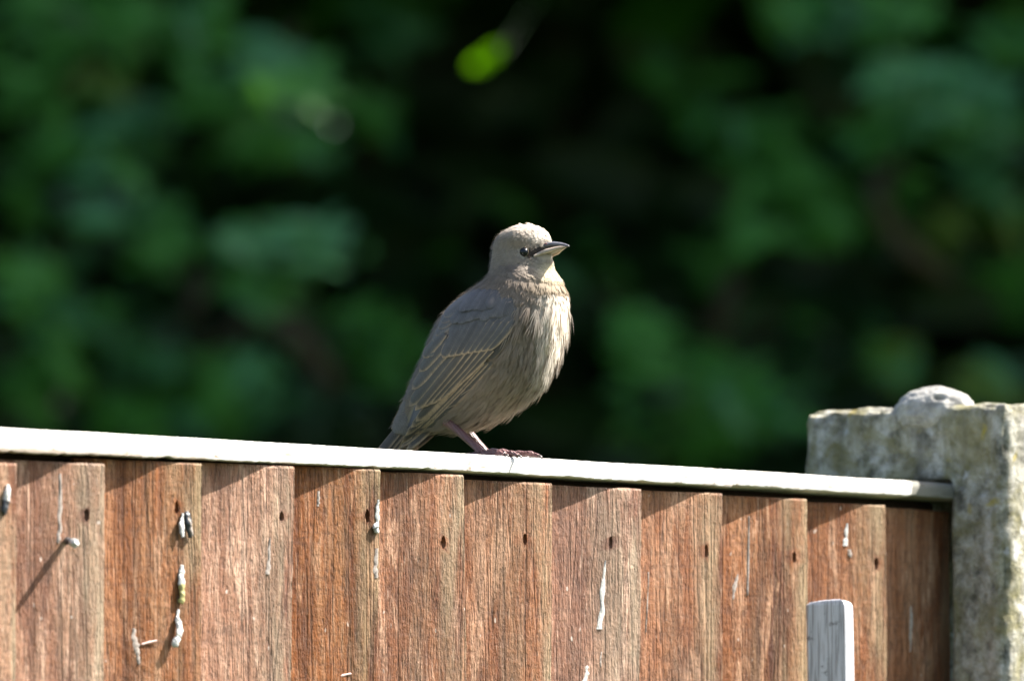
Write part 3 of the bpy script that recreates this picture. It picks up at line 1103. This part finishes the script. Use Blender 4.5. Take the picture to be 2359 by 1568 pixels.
def make_wing(side):
    wing = link('wing', None or mesh('wing', *loft([[on_bird(*q, 0.5, side) for q in ring] for ring in (
        [(1150, 690), (1160, 700), (1155, 720), (1140, 715)],
        [(1060, 720), (1170, 720), (1160, 780), (1050, 800)],
        [(1000, 800), (1060, 800), (1040, 880), (980, 890)],
        [(935, 975), (945, 970), (942, 985), (930, 992)])])), M_SKIN, bird)
    me = wing.data
    a = me.color_attributes.new('tint', 'FLOAT_COLOR', 'POINT')
    a.data.foreach_set('color', np.tile((0.13, 0.12, 0.118, 1), len(me.vertices)).astype(np.float32))
    # primaries, lowest layer first
    PT = [(929, 1029), (914, 1021), (919, 1011), (931, 992), (944, 975), (955, 962)]
    PR = [(1132, 836), (1122, 834), (1112, 834), (1102, 832), (1092, 832), (1082, 832)]
    for k, (t, r) in enumerate(zip(PT, PR)):
        feather(wing, r, t, 19 + k * 0.8, 6 + k * 1.4, 7 + k * 1.5, side, BROWN, 1.3, bend=-3, blunt=0.72)
    # secondaries
    S_T = [(1016, 908), (1004, 918), (988, 925), (970, 931), (954, 936)]
    S_R = [(1134, 806), (1120, 804), (1105, 803), (1090, 802), (1075, 801)]
    for k, (t, r) in enumerate(zip(S_T, S_R)):
        feather(wing, r, t, 19 + k, 14 + k * 1.4, 16 + k * 1.5, side, BROWN, 1.25, bend=-2, blunt=0.75)
    # tertials
    for k, (r, t, w) in enumerate((((1058, 796), (941, 926), 30), ((1046, 788), (948, 888), 28), ((1036, 780), (965, 848), 26), ((1024, 766), (975, 818), 24))):
        feather(wing, r, t, w, 19 + k * 1.6, 23 + k * 1.6, side, GREY, 1.0, bend=2, blunt=0.6)
    # alula, dark
    feather(wing, (1172, 772), (1126, 828), 21, 9, 7, side, (0.075, 0.066, 0.06), 0.7)
    # greater coverts
    for k in range(8):
        f = k / 7
        r = lerp((1186, 738), (1064, 742), f); t = lerp((1122, 808), (1019, 822), f)
        feather(wing, r, t, 21 + 9 * f, 9 + k * 1.0, 16 + k * 1.8, side, GREY, 1.15, bend=-1.5, blunt=0.6)
    # median and lesser coverts in rows towards the shoulder
    for row, (n, ra, rb, ta, tb, w, lf) in enumerate((
            (8, (1188, 708), (1066, 705), (1160, 764), (1038, 778), 27, 6),
            (8, (1184, 684), (1078, 682), (1160, 732), (1040, 742), 28, 3),
            (7, (1172, 668), (1096, 664), (1150, 708), (1058, 714), 28, 0))):
        for k in range(n):
            f = k / (n - 1)
            if row == 2 and k < 2: continue
            jx, jy = random.uniform(-3, 3), random.uniform(-4, 4)
            r = lerp(ra, rb, f); t = lerp(ta, tb, f)
            feather(wing, r, (t[0] + jx, t[1] + jy), w * random.uniform(0.9, 1.1), lf - 2 + k * 0.7, 9 + row * 1.0 + k * 2.0, side,
                    (0.130, 0.121, 0.119), 0.45, bend=random.uniform(-2, 2), blunt=0.5)
    # scapulars along the back
    for k in range(7):
        f = k / 6
        r = lerp((1085, 672), (1040, 752), f); t = lerp((1022, 722), (984, 818), f)
        feather(wing, r, (t[0], t[1] + random.uniform(-4, 4)), 27, 4 + k * 0.8, 24 + k * 0.8, side, (0.150, 0.138, 0.130), 0.75, bend=random.uniform(-2, 2), blunt=0.5)
    return wing


random.seed(3)
make_wing(1)
make_wing(-1)

tail = link('tail', mesh('tail', *loft([[on_bird(x, y, 0, 1, mm) for x, y, mm in ring] for ring in (
    [(950, 950, 12), (975, 975, 12), (975, 975, -12), (950, 950, -12)],
    [(895, 1020, 8), (915, 1030, 8), (915, 1030, -8), (895, 1020, -8)])]), cols=np.tile((0.14, 0.12, 0.11), (8, 1))), M_SKIN, bird)
for k in range(6):
    f = k / 5
    feather(tail, lerp((938, 950), (975, 985), f), lerp((845, 1062), (893, 1068), f), 22, 0, 0, 1, BROWN if k < 4 else (0.30, 0.235, 0.16), 1.0,
            m=20 - 6 * k, blunt=0.8)
    feather(tail, lerp((945, 955), (970, 978), f), lerp((858, 1062), (900, 1062), f), 20, 0, 0, 1, BROWN, 0.9, m=-14 - 4 * k, blunt=0.8)
# grey upper tail coverts lie over the root of the tail
for k in range(5):
    f = k / 4
    feather(tail, lerp((950, 900), (975, 930), f), lerp((905, 985), (925, 990), f), 30, 0, 0, 1, (0.215, 0.195, 0.175), 0.5, m=30 - 3 * k, blunt=0.5)


# ---- beak
def beak(name, st, mat):
    """stations: px, py (centre), half height up, half height down, half width"""
    rings = []
    for px, py, hu, hd, w in st:
        F = (px - CX) / CP
        r = []
        for k in range(16):
            a = 2 * math.pi * k / 16
            c, s = math.cos(a), math.sin(a)
            z = (hu if s > 0 else hd) * s
            r.append(Vector((F * PXM, -w * c * PXM, (CYP - py + z) * PXM)))
        rings.append(r)
    v, f = loft(rings)
    return link(name, mesh(name, v, f), mat, bird)


M_UP = plain('horn_grey_beak', (0.10, 0.095, 0.10), 0.3, 0.5, 0.0001, 0.3, 500)
M_LOW = plain('cream_pink_gape', (0.46, 0.36, 0.28), 0.45, 0.45, 0.0001, 0.25, 500)
M_LOWB = plain('pale_horn_lower_beak', (0.22, 0.19, 0.14), 0.4, 0.5, 0.0001, 0.3, 500)
M_EYE = plain('black_glossy_eye', (0.006, 0.007, 0.009), 0.22, 0.35)
M_LID = plain('pale_yellow_eye_ring', (0.16, 0.12, 0.075), 0.7, 0.2)
beak('upper_beak', [(1248, 566, 12, 7, 24), (1264, 561.5, 9.5, 7, 19), (1278, 559.5, 7.5, 6, 14), (1292, 560, 5.6, 5, 9), (1303, 561.5, 3.8, 3.6, 5), (1309, 563, 2.2, 2.4, 2.6), (1312, 564, 0.6, 0.7, 0.8)], M_UP)
for sd_ in (1, -1):
    gp = [on_bird(1229, 587, 0.5, sd_), on_bird(1243, 581, 1.5, sd_)]
    for q in ((1258, 575.5, 25), (1274, 570.5, 17), (1290, 566.5, 9.5), (1303, 564.5, 3.5)):
        F = ((q[0] - CX) + q[2] * SP) / CP
        gp.append(Vector((F * PXM, -q[2] * sd_ * PXM, (CYP - q[1]) * PXM)))
    P, rr = smooth_path(gp, [x * PXM for x in (2.6, 4.6, 5.0, 4.2, 2.8, 1.2)], 6)
    link('gape_flange', mesh('gape_flange', *tube(P, rr, 12)), M_LOW, bird)
beak('lower_beak', [(1246, 583, 6, 8, 22), (1264, 577, 6, 7, 17), (1280, 571.5, 5, 5.5, 11), (1294, 568, 3.2, 3.6, 6.5), (1304, 565.8, 1.5, 1.9, 3), (1308, 565.2, 0.5, 0.6, 1)], M_LOWB)
for sd_ in (1, -1):
    # nostril, a small dark slit
    bm = bmesh.new(); bmesh.ops.create_icosphere(bm, subdivisions=2, radius=1.0)
    for v in bm.verts: v.co = Vector((v.co.x * 4.5, v.co.y * 2.0, v.co.z * 1.6)) * PXM + Vector(((1266 - CX) / CP, -16.5 * sd_, CYP - 557.5)) * PXM
    me = bpy.data.meshes.new('nostril'); bm.to_mesh(me); bm.free()
    link('nostril', me, plain('reddish_nostril', (0.16, 0.05, 0.04), 0.6), bird)


def make_eye(side):
    c = on_bird(1207.5, 577.5, -4.5, side)
    bm = bmesh.new(); bmesh.ops.create_uvsphere(bm, u_segments=28, v_segments=18, radius=11.3 * PXM)
    me = bpy.data.meshes.new('eye'); bm.to_mesh(me); bm.free()
    e = link('eye', me, M_EYE, bird)
    e.location = c
    # lid: a thin ring round the visible cap of the eyeball
    nrm = Vector((0.30, -side, 0.05)).normalized()
    u = nrm.cross(Vector((0, 0, 1))).normalized(); w = u.cross(nrm)
    pts = []
    rings = []
    R, r = 11.0 * PXM, 0.9 * PXM
    for k in range(32):
        a = 2 * math.pi * k / 32
        d = u * math.cos(a) + w * math.sin(a)
        rings.append([d * R + nrm * (4.2 * PXM) + (d * math.cos(b) + nrm * math.sin(b)) * r for b in [2 * math.pi * q / 8 for q in range(8)]])
    rings.append(rings[0])
    v, f = loft(rings, False, False)
    link('eye_ring', mesh('eye_ring', v, f), M_LID, e)


make_eye(1); make_eye(-1)


def lore(side):
    """short blackish bristles between the eye and the gape"""
    V, F, C = [], [], []
    r_ = random.Random(5)
    for k in range(260):
        t = r_.random()
        px = 1214 + 34 * t; py = 579.5 - 7 * t + r_.uniform(-1, 1) * (6.5 + 0.5 * t)
        L = r_.uniform(5, 9); w = 0.9; dy = r_.uniform(-1.5, 1.5)
        b = len(V)
        for qx, qy, lf in ((px, py - w, 1.2), (px, py + w, 1.2), (px - L, py + dy, 2.8)):
            V.append(on_bird(qx, qy, lf, side)); C.append((0.030, 0.022, 0.018))
        F.append((b, b + 1, b + 2))
    link('lore_patch', mesh('lore_patch', V, F, C), M_SKIN, bird)


lore(1); lore(-1)

# ---- legs
def leg_mat():
    k = Mat('purplish_brown_scaled_leg', 0.42, 0.45)
    sc = k.noise(k.coords((1, 1, 1)), 420.0, 3, 0.6)
    wv = k.n('TexWave', wave_type='BANDS', bands_direction='DIAGONAL')
    wv.inputs['Scale'].default_value = 260.0
    wv.inputs['Distortion'].default_value = 3.0
    k.l(k.coords((1, 1, 1)), wv.inputs['Vector'])
    k.color(k.mix(sc, (0.20, 0.098, 0.088), (0.105, 0.050, 0.050)))
    k.bump(k.math('ADD', k.math('MULTIPLY', wv.outputs['Fac'], 0.6), sc), 0.0005, 0.9)
    return k.m


M_LEG = leg_mat()
M_CLAW = plain('horn_claw', (0.11, 0.075, 0.065), 0.35, 0.5)


def px_pt(px, py, m):
    return Vector((((px - CX) + m * SP) / CP * PXM, -m * PXM, (CYP - py) * PXM))


def make_leg(knee, ankle, m0, m1, toes, thick=1.0):
    k_, a_ = px_pt(*knee, m0), px_pt(*ankle, m1)
    P, rr = smooth_path([k_ + (k_ - a_) * 0.18, k_, k_.lerp(a_, 0.35), k_.lerp(a_, 0.75), a_], [x * PXM * thick for x in (15, 10.5, 8.2, 7.6, 8.6)], 6)
    v, f = tube(P, rr, 14, 0.85)
    lg = link('leg', mesh('leg', v, f), M_LEG, bird)
    for pts in toes:
        pp = [px_pt(*q) for q in pts]
        n = len(pp)
        rad = [7.2, 6.6, 6.2, 5.6, 4.6][:n]
        P, rr = smooth_path(pp, [r * PXM * thick for r in rad], 7)
        # joints swell a little
        rr = [r * (1 + 0.13 * math.cos(2 * math.pi * q / 7)) for q, r in enumerate(rr)]
        v, f = tube(P, rr, 12, 0.9)
        t = link('toe', mesh('toe', v, f), M_LEG, lg)
        e = P[-1]; dr = (P[-1] - P[-3]).normalized()
        dn = Vector((0, 0, -1))
        cp = [e - dr * 3 * PXM, e + dr * 5 * PXM - dn * 1.0 * PXM, e + dr * 10 * PXM + dn * 0.5 * PXM, e + dr * 13 * PXM + dn * 4 * PXM]
        P2, r2 = smooth_path(cp, [4.2 * PXM, 3.2 * PXM, 2.0 * PXM, 0.4 * PXM], 6)
        v, f = tube(P2, r2, 8)
        link('claw', mesh('claw', v, f), M_CLAW, lg)


make_leg((1043, 974), (1110, 1037), 42, 44,
         [[(1108, 1040, 44), (1128, 1040, 52), (1150, 1042, 58), (1163, 1045, 62)],
          [(1108, 1040, 44), (1135, 1037, 44), (1160, 1040, 44), (1180, 1042, 44), (1193, 1047, 44)],
          [(1110, 1040, 42), (1135, 1036, 34), (1160, 1037, 28), (1180, 1041, 24)],
          [(1108, 1041, 44), (1096, 1042, 40), (1080, 1044, 34)]], 1.3)
make_leg((1082, 988), (1126, 1036), -60, -64,
         [[(1121, 1039, -64), (1148, 1036, -56), (1172, 1037, -52), (1190, 1041, -50)],
          [(1121, 1039, -64), (1160, 1037, -64), (1195, 1036, -64), (1222, 1037, -64), (1240, 1043, -64)],
          [(1123, 1039, -66), (1160, 1036, -74), (1190, 1037, -80), (1208, 1041, -84)],
          [(1121, 1040, -64), (1108, 1041, -66), (1096, 1043, -68)]], 1.15)

# ------------------------------------------------------------------ hedge behind
HY = 8.4                              # front of the hedge
M_LEAF = [leaf_mat('laurel_leaf_blue_green', (0.068, 0.225, 0.080), (0.07, 0.24, 0.05), 0.45),
          leaf_mat('laurel_leaf_mid_green', (0.060, 0.225, 0.028), (0.10, 0.30, 0.03), 0.5),
          leaf_mat('laurel_leaf_young_yellow_green', (0.10, 0.17, 0.02), (0.22, 0.36, 0.01), 0.45),
          leaf_mat('laurel_leaf_shade_dark', (0.016, 0.048, 0.014), (0.03, 0.08, 0.01), 0.45)]  # dark green carries the shade of the gaps and interior
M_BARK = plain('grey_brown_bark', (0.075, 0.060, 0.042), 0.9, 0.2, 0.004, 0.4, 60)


def leaf_shape(L=1.0):
    """one laurel leaf, stalk at the origin, along +X, upper side +Z"""
    V, F = [], []
    NL = 6
    for i in range(NL + 1):
        s = i / NL
        w = 0.185 * math.sin(math.pi * min(1, s * 0.93 + 0.05)) ** 0.75 * (1 if s < 1 else 0.1)
        z = 0.10 * math.sin(math.pi * s * 0.8) - 0.16 * s * s
        V += [(s, -w, z + 0.05), (s, 0, z), (s, w, z + 0.05)]
    for i in range(NL):
        a = 3 * i
        F += [(a, a + 3, a + 4, a + 1), (a + 1, a + 4, a + 5, a + 2)]
    return np.array(V), F


LV, LF = leaf_shape()
leaf_meshes = []
for m_ in M_LEAF:
    me = mesh('leaf', LV, LF)
    me.materials.append(m_)
    me.polygons.foreach_set('use_smooth', np.ones(len(me.polygons), dtype=bool))
    leaf_meshes.append(me)


def leaf_matrix(p, ax, up, L):
    x = Vector(ax).normalized()
    z = Vector(up); z = (z - x * z.dot(x)).normalized()
    y = z.cross(x)
    return Matrix(((x.x * L, y.x * L, z.x * L, p[0]), (x.y * L, y.y * L, z.y * L, p[1]), (x.z * L, y.z * L, z.z * L, p[2]), (0, 0, 0, 1)))


# clusters seen in the photo: px, py, spread x, spread y, leaves, tone, depth behind the hedge front
CL = [(60, 80, 110, 100, 22, 1, .1), (250, 60, 120, 70, 22, 1, .05), (430, 60, 90, 70, 16, 1, .1), (590, 160, 60, 50, 13, 0, -.05),
      (700, 215, 85, 32, 14, 1, -.15), (500, 235, 70, 50, 14, 1, 0), (620, 335, 80, 50, 18, 1, 0), (860, 270, 60, 45, 8, 1, .35),
      (230, 190, 60, 50, 12, 2, .1), (90, 250, 70, 80, 16, 1, .1), (300, 300, 60, 50, 13, 0, .05), (180, 360, 80, 50, 16, 1, .05),
      (270, 480, 70, 60, 18, 0, -.05), (370, 570, 60, 60, 14, 1, 0), (60, 430, 60, 70, 10, 1, .2), (680, 580, 120, 45, 26, 0, -.2),
      (600, 655, 60, 40, 12, 1, -.05), (40, 640, 60, 45, 12, 1, -.1), (110, 720, 50, 40, 8, 0, .1), (200, 770, 70, 60, 14, 1, .05),
      (500, 900, 70, 60, 16, 1, .05), (580, 870, 50, 50, 12, 0, 0), (330, 830, 60, 50, 10, 0, .1), (100, 900, 90, 70, 14, 1, .15),
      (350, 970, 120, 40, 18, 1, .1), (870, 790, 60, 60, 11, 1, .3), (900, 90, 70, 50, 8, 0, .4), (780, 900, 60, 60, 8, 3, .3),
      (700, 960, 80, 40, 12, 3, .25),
      (1870, 40, 70, 40, 12, 0, .1), (2050, 30, 80, 40, 14, 1, .1), (2130, 190, 90, 50, 18, 0, -.05), (2230, 260, 80, 60, 16, 0, 0),
      (2330, 110, 50, 60, 12, 1, .1), (2290, 340, 60, 60, 14, 0, .05), (1560, 190, 70, 60, 9, 1, .45), (1640, 300, 70, 50, 9, 1, .4),
      (1770, 330, 60, 50, 12, 1, .25), (1830, 430, 70, 60, 16, 1, .15), (1740, 510, 45, 70, 12, 1, .15), (1880, 480, 50, 50, 10, 1, .1),
      (2020, 330, 70, 60, 12, 1, .15), (2020, 500, 60, 60, 10, 1, .25), (2160, 540, 50, 50, 8, 2, .2), (2260, 420, 60, 40, 10, 0, .2),
      (2320, 500, 50, 60, 9, 2, .25), (1640, 620, 40, 45, 7, 1, .4), (1470, 800, 55, 60, 15, 1, 0), (1520, 900, 70, 50, 14, 1, .1),
      (1620, 850, 80, 50, 12, 1, .25), (1700, 950, 90, 50, 16, 1, .1), (1600, 1020, 110, 40, 16, 1, .15), (1480, 990, 50, 40, 9, 2, .2),
      (1800, 960, 60, 60, 10, 3, .25), (1880, 800, 60, 60, 8, 3, .35), (2060, 850, 45, 40, 6, 2, .15), (2290, 890, 50, 40, 6, 2, .1),
      (2330, 660, 50, 60, 8, 1, .3), (1950, 720, 70, 50, 6, 3, .45), (1350, 620, 80, 80, 5, 3, .7), (1080, 500, 80, 80, 4, 3, .7)]

SHRUBS = []
for nm, x0, label in (('laurel_shrub', -0.62, 'dense leafy laurel bush filling the left third behind the bird'),
                      ('laurel_shrub', 0.10, 'dark shaded laurel bush behind the middle, between the two leafier ones'),
                      ('laurel_shrub', 0.72, 'laurel bush behind the fence post on the right with a curved bare branch')):
    o = empty(nm, (x0, HY + 0.6, 0))
    tag(o, label, 'shrub', 'blurred laurel bushes behind the fence')
    SHRUBS.append(o)


def shrub_of(px):
    return 0 if px < 960 else (1 if px < 1400 else 2)


def leaf_pose(rn, tone):
    az = rn.uniform(0, 2 * math.pi)
    ax = (math.cos(az), -0.25 + 0.35 * math.sin(az), rn.uniform(-0.75, 0.25))
    up = (rn.gauss(-0.1, 0.35), rn.gauss(-0.65, 0.25), rn.uniform(0.35, 1.0))
    return ax, up


counts = [0, 0, 0]
stuff = [[[], [], []] for _ in range(3)]   # per shrub: verts, faces, mats
rn = random.Random(21)


def add_leaf(si, p, ax, up, L, tone, single=True):
    root = SHRUBS[si]
    if single and counts[si] < 290:
        o = bpy.data.objects.new('leaf', leaf_meshes[tone])
        COL.objects.link(o)
        o.parent = root
        o.matrix_basis = leaf_matrix(Vector(p) - root.location, ax, up, L)
        counts[si] += 1
    else:
        mx = np.array(leaf_matrix(Vector(p) - root.location, ax, up, L))
        v = LV @ mx[:3, :3].T + mx[:3, 3]
        b = len(stuff[si][0]) * len(LV)
        stuff[si][0].append(v); stuff[si][1].append(b); stuff[si][2].append(tone)


for px, py, sx, sy, n, tone, dep in CL:
    for k in range(int(n * 2.0)):
        qx, qy = rn.gauss(px, sx * 0.6), rn.gauss(py, sy * 0.6)
        y = HY + dep * 1.6 - 0.15 + rn.gauss(0.0, 0.10)
        p = at_y(qx, qy, y)
        ax, up = leaf_pose(rn, tone)
        tn = tone if rn.random() < 0.7 else rn.choice((0, 1, 1, 3))
        L = rn.uniform(0.045, 0.085)
        p = Vector(p) - Vector(ax).normalized() * L * 0.5
        add_leaf(shrub_of(px), p, ax, up, L, tn)

for k in range(70):
    x0 = rn.choice((-1, 1)) * rn.uniform(0.75, 2.9); z0 = rn.uniform(1.0, 3.2); y0 = HY + rn.uniform(-0.2, 0.3); tone = rn.choice((0, 1, 1))
    for q in range(rn.randint(14, 34)):
        ax, up = leaf_pose(rn, tone)
        add_leaf(0 if x0 < 0 else 2, (x0 + rn.gauss(0, .11), y0 + rn.gauss(0, .08), z0 + rn.gauss(0, .09)), ax, up, rn.uniform(.045, .085), tone, False)

# the mass of the bushes: leaves through the volume, thinner where the photo shows dark gaps
def gap(px, py):
    if 930 < px < 1440 and py < 1060: return 1.0
    if 1440 < px < 1700 and 330 < py < 780: return 0.8
    if 330 < px < 560 and 330 < py < 640: return 0.6
    if 1850 < px < 2260 and 600 < py < 900: return 0.8
    if 880 < px < 1600 and py < 400: return 0.7
    return 0.0


for k in range(5200):
    x = rn.uniform(-3.2, 3.2); z = rn.uniform(0.15, 4.6)
    v = Vector((x, HY, z)) - CAMP
    sx = IMW / 2 + (v.x / v.y) / Q
    zz = v.dot(UPV) / v.dot(FW)
    sy = IMH / 2 - zz / Q
    g = gap(sx, sy)
    y = HY + 0.35 + abs(rn.gauss(0, 0.45)) + g * 0.5
    inv = -300 < sx < IMW + 300 and -250 < sy < IMH
    if inv and rn.random() < 0.25 + 0.5 * g: y = HY + rn.uniform(0.9, 1.5)
    if z > 3.15:                       # unseen leaf overhang, shaped to shade the leaves below
        y = HY - 0.15 * min(1, (z - 3.15) / 0.6) + abs(rn.gauss(0, 0.35))
    ax, up = leaf_pose(rn, 1)
    si = 0 if x < -0.26 else (1 if x < 0.42 else 2)
    add_leaf(si, (x, y, z), ax, up, rn.uniform(0.055, 0.10), rn.choice((0, 3, 3, 3)) if g < 0.5 else 3, False)  # dark leaves in the gaps: shade put into their colour
for k in range(15000):  # unseen canopy of leaves added to keep the sun off those below
    x = rn.uniform(-3.2, 4.2); z = rn.uniform(2.95, 4.8)
    y = HY + rn.uniform(-0.22 * min(1, (z - 2.95) / 0.4), 1.2)
    ax, up = leaf_pose(rn, 1)
    si = 0 if x < -0.26 else (1 if x < 0.42 else 2)
    add_leaf(si, (x, y, z), ax, up, rn.uniform(0.14, 0.22), rn.choice((0, 1, 1, 3)), False)
# far inner layer, so that no daylight shows through
for k in range(20000):
    x = rn.uniform(-3.3, 4.3); z = rn.uniform(0.0, 4.7)
    y = HY + rn.uniform(1.1, 2.2)
    ax, _ = leaf_pose(rn, 3)
    up = (rn.gauss(0, 0.35), -1.0, rn.gauss(0.1, 0.35))
    si = 0 if x < -0.26 else (1 if x < 0.42 else 2)
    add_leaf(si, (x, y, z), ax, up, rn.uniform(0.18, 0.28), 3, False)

for si in range(3):
    vs_, bs, ts = stuff[si]
    V = np.concatenate(vs_)
    me = bpy.data.meshes.new('foliage')
    fa = np.array(LF)
    faces = (fa[None] + np.array(bs)[:, None, None]).reshape(-1, 4)
    me.from_pydata(V.tolist(), [], faces.tolist())
    for m_ in M_LEAF: me.materials.append(m_)
    me.polygons.foreach_set('material_index', np.repeat(np.array(ts), len(LF)).astype(np.int32))
    o = link('foliage', me, None, SHRUBS[si])
    o['kind'] = 'stuff'


def blocker(si, x0, x1):
    """lumpy wall added behind a bush to block daylight"""
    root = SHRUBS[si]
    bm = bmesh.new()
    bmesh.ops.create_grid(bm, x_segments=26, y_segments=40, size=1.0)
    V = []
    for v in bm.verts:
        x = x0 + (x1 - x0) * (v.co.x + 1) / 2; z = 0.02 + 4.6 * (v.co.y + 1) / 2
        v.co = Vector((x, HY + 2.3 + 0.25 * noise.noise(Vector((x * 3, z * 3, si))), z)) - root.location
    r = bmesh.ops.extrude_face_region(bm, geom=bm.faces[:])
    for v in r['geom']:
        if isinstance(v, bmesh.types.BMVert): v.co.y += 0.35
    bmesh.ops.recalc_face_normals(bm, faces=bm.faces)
    me = bpy.data.meshes.new('daylight_blocker'); bm.to_mesh(me); bm.free()
    link('daylight_blocker', me, M_BARK, root)


blocker(0, -3.6, -0.27); blocker(1, -0.26, 0.42); blocker(2, 0.43, 4.6)  # added backing, so no sky shows between the leaves


def branch(si, pts, radii, name='branch', mat=None):
    root = SHRUBS[si]
    P, rr = smooth_path([Vector(p) - root.location for p in pts], radii, 6)
    v, f = tube(P, rr, 10)
    link(name, mesh(name, v, f), mat or M_BARK, root)


branch(0, [at_y(470, 800, HY + .3), at_y(540, 760, HY + .1), at_y(625, 735, HY), at_y(700, 800, HY), at_y(765, 880, HY + .1)], [.012, .014, .017, .016, .014])
branch(0, [at_y(420, 760, HY + .2), at_y(450, 700, HY + .15), at_y(470, 640, HY + .2)], [.010, .010, .008])
branch(0, [at_y(600, 190, HY + .25), at_y(650, 110, HY + .2), at_y(690, 60, HY + .25)], [.008, .008, .006])
branch(2, [at_y(2060, 360, HY + .2), at_y(2025, 430, HY), at_y(2040, 510, HY), at_y(2110, 590, HY + .05), at_y(2180, 640, HY + .2)], [.013, .014, .015, .014, .012])
branch(2, [at_y(1690, 640, HY + .3), at_y(1665, 720, HY + .25), at_y(1650, 800, HY + .35)], [.014, .013, .012])
for si, x in ((0, -.62), (1, .10), (2, .72)):
    for q in range(3):
        xx = x + (q - 1) * 0.22
        branch(si, [(xx * 1.0, HY + 1.3, 0), (xx + .05, HY + 1.35, 1.0), (xx - .05, HY + 1.4, 2.2), (xx + .12 * (q - 1), HY + 1.2, 3.8)], [.05, .04, .03, .012], 'trunk')

# one young leaf on a long shoot hangs out into the sun: the bright spot up in the dark
M_YOUNG = leaf_mat('sunlit_young_leaf', (0.08, 0.22, 0.004), (0.17, 0.48, 0.002), 0.8)
M_YOUNG.node_tree.nodes['Principled BSDF'].inputs['Specular IOR Level'].default_value = 0.05
[n_ for n_ in M_YOUNG.node_tree.nodes if n_.bl_idname == 'ShaderNodeMixShader'][0].inputs[0].default_value = 0.6
young_me = mesh('leaf', LV, LF)
young_me.materials.append(M_YOUNG)
yl = at_y(1150, 128, HY - 1.0)
branch(1, [(0.25, HY + .6, yl.z + .35), (0.10, HY - .2, yl.z + .22), yl + Vector((0.004, 0.01, 0.006))], [.0012, .0012, .001], 'shoot', M_LEAF[3])
for dx, dz, L, az in ((0, 0, .042, 2.6), (.004, .012, .026, 2.2)):
    o = bpy.data.objects.new('leaf', young_me); COL.objects.link(o); o.parent = SHRUBS[1]
    o.matrix_basis = leaf_matrix(yl + Vector((dx, 0, dz)) - SHRUBS[1].location, (math.cos(az), 0, -.35), (-0.6, -0.75, -0.2), L)
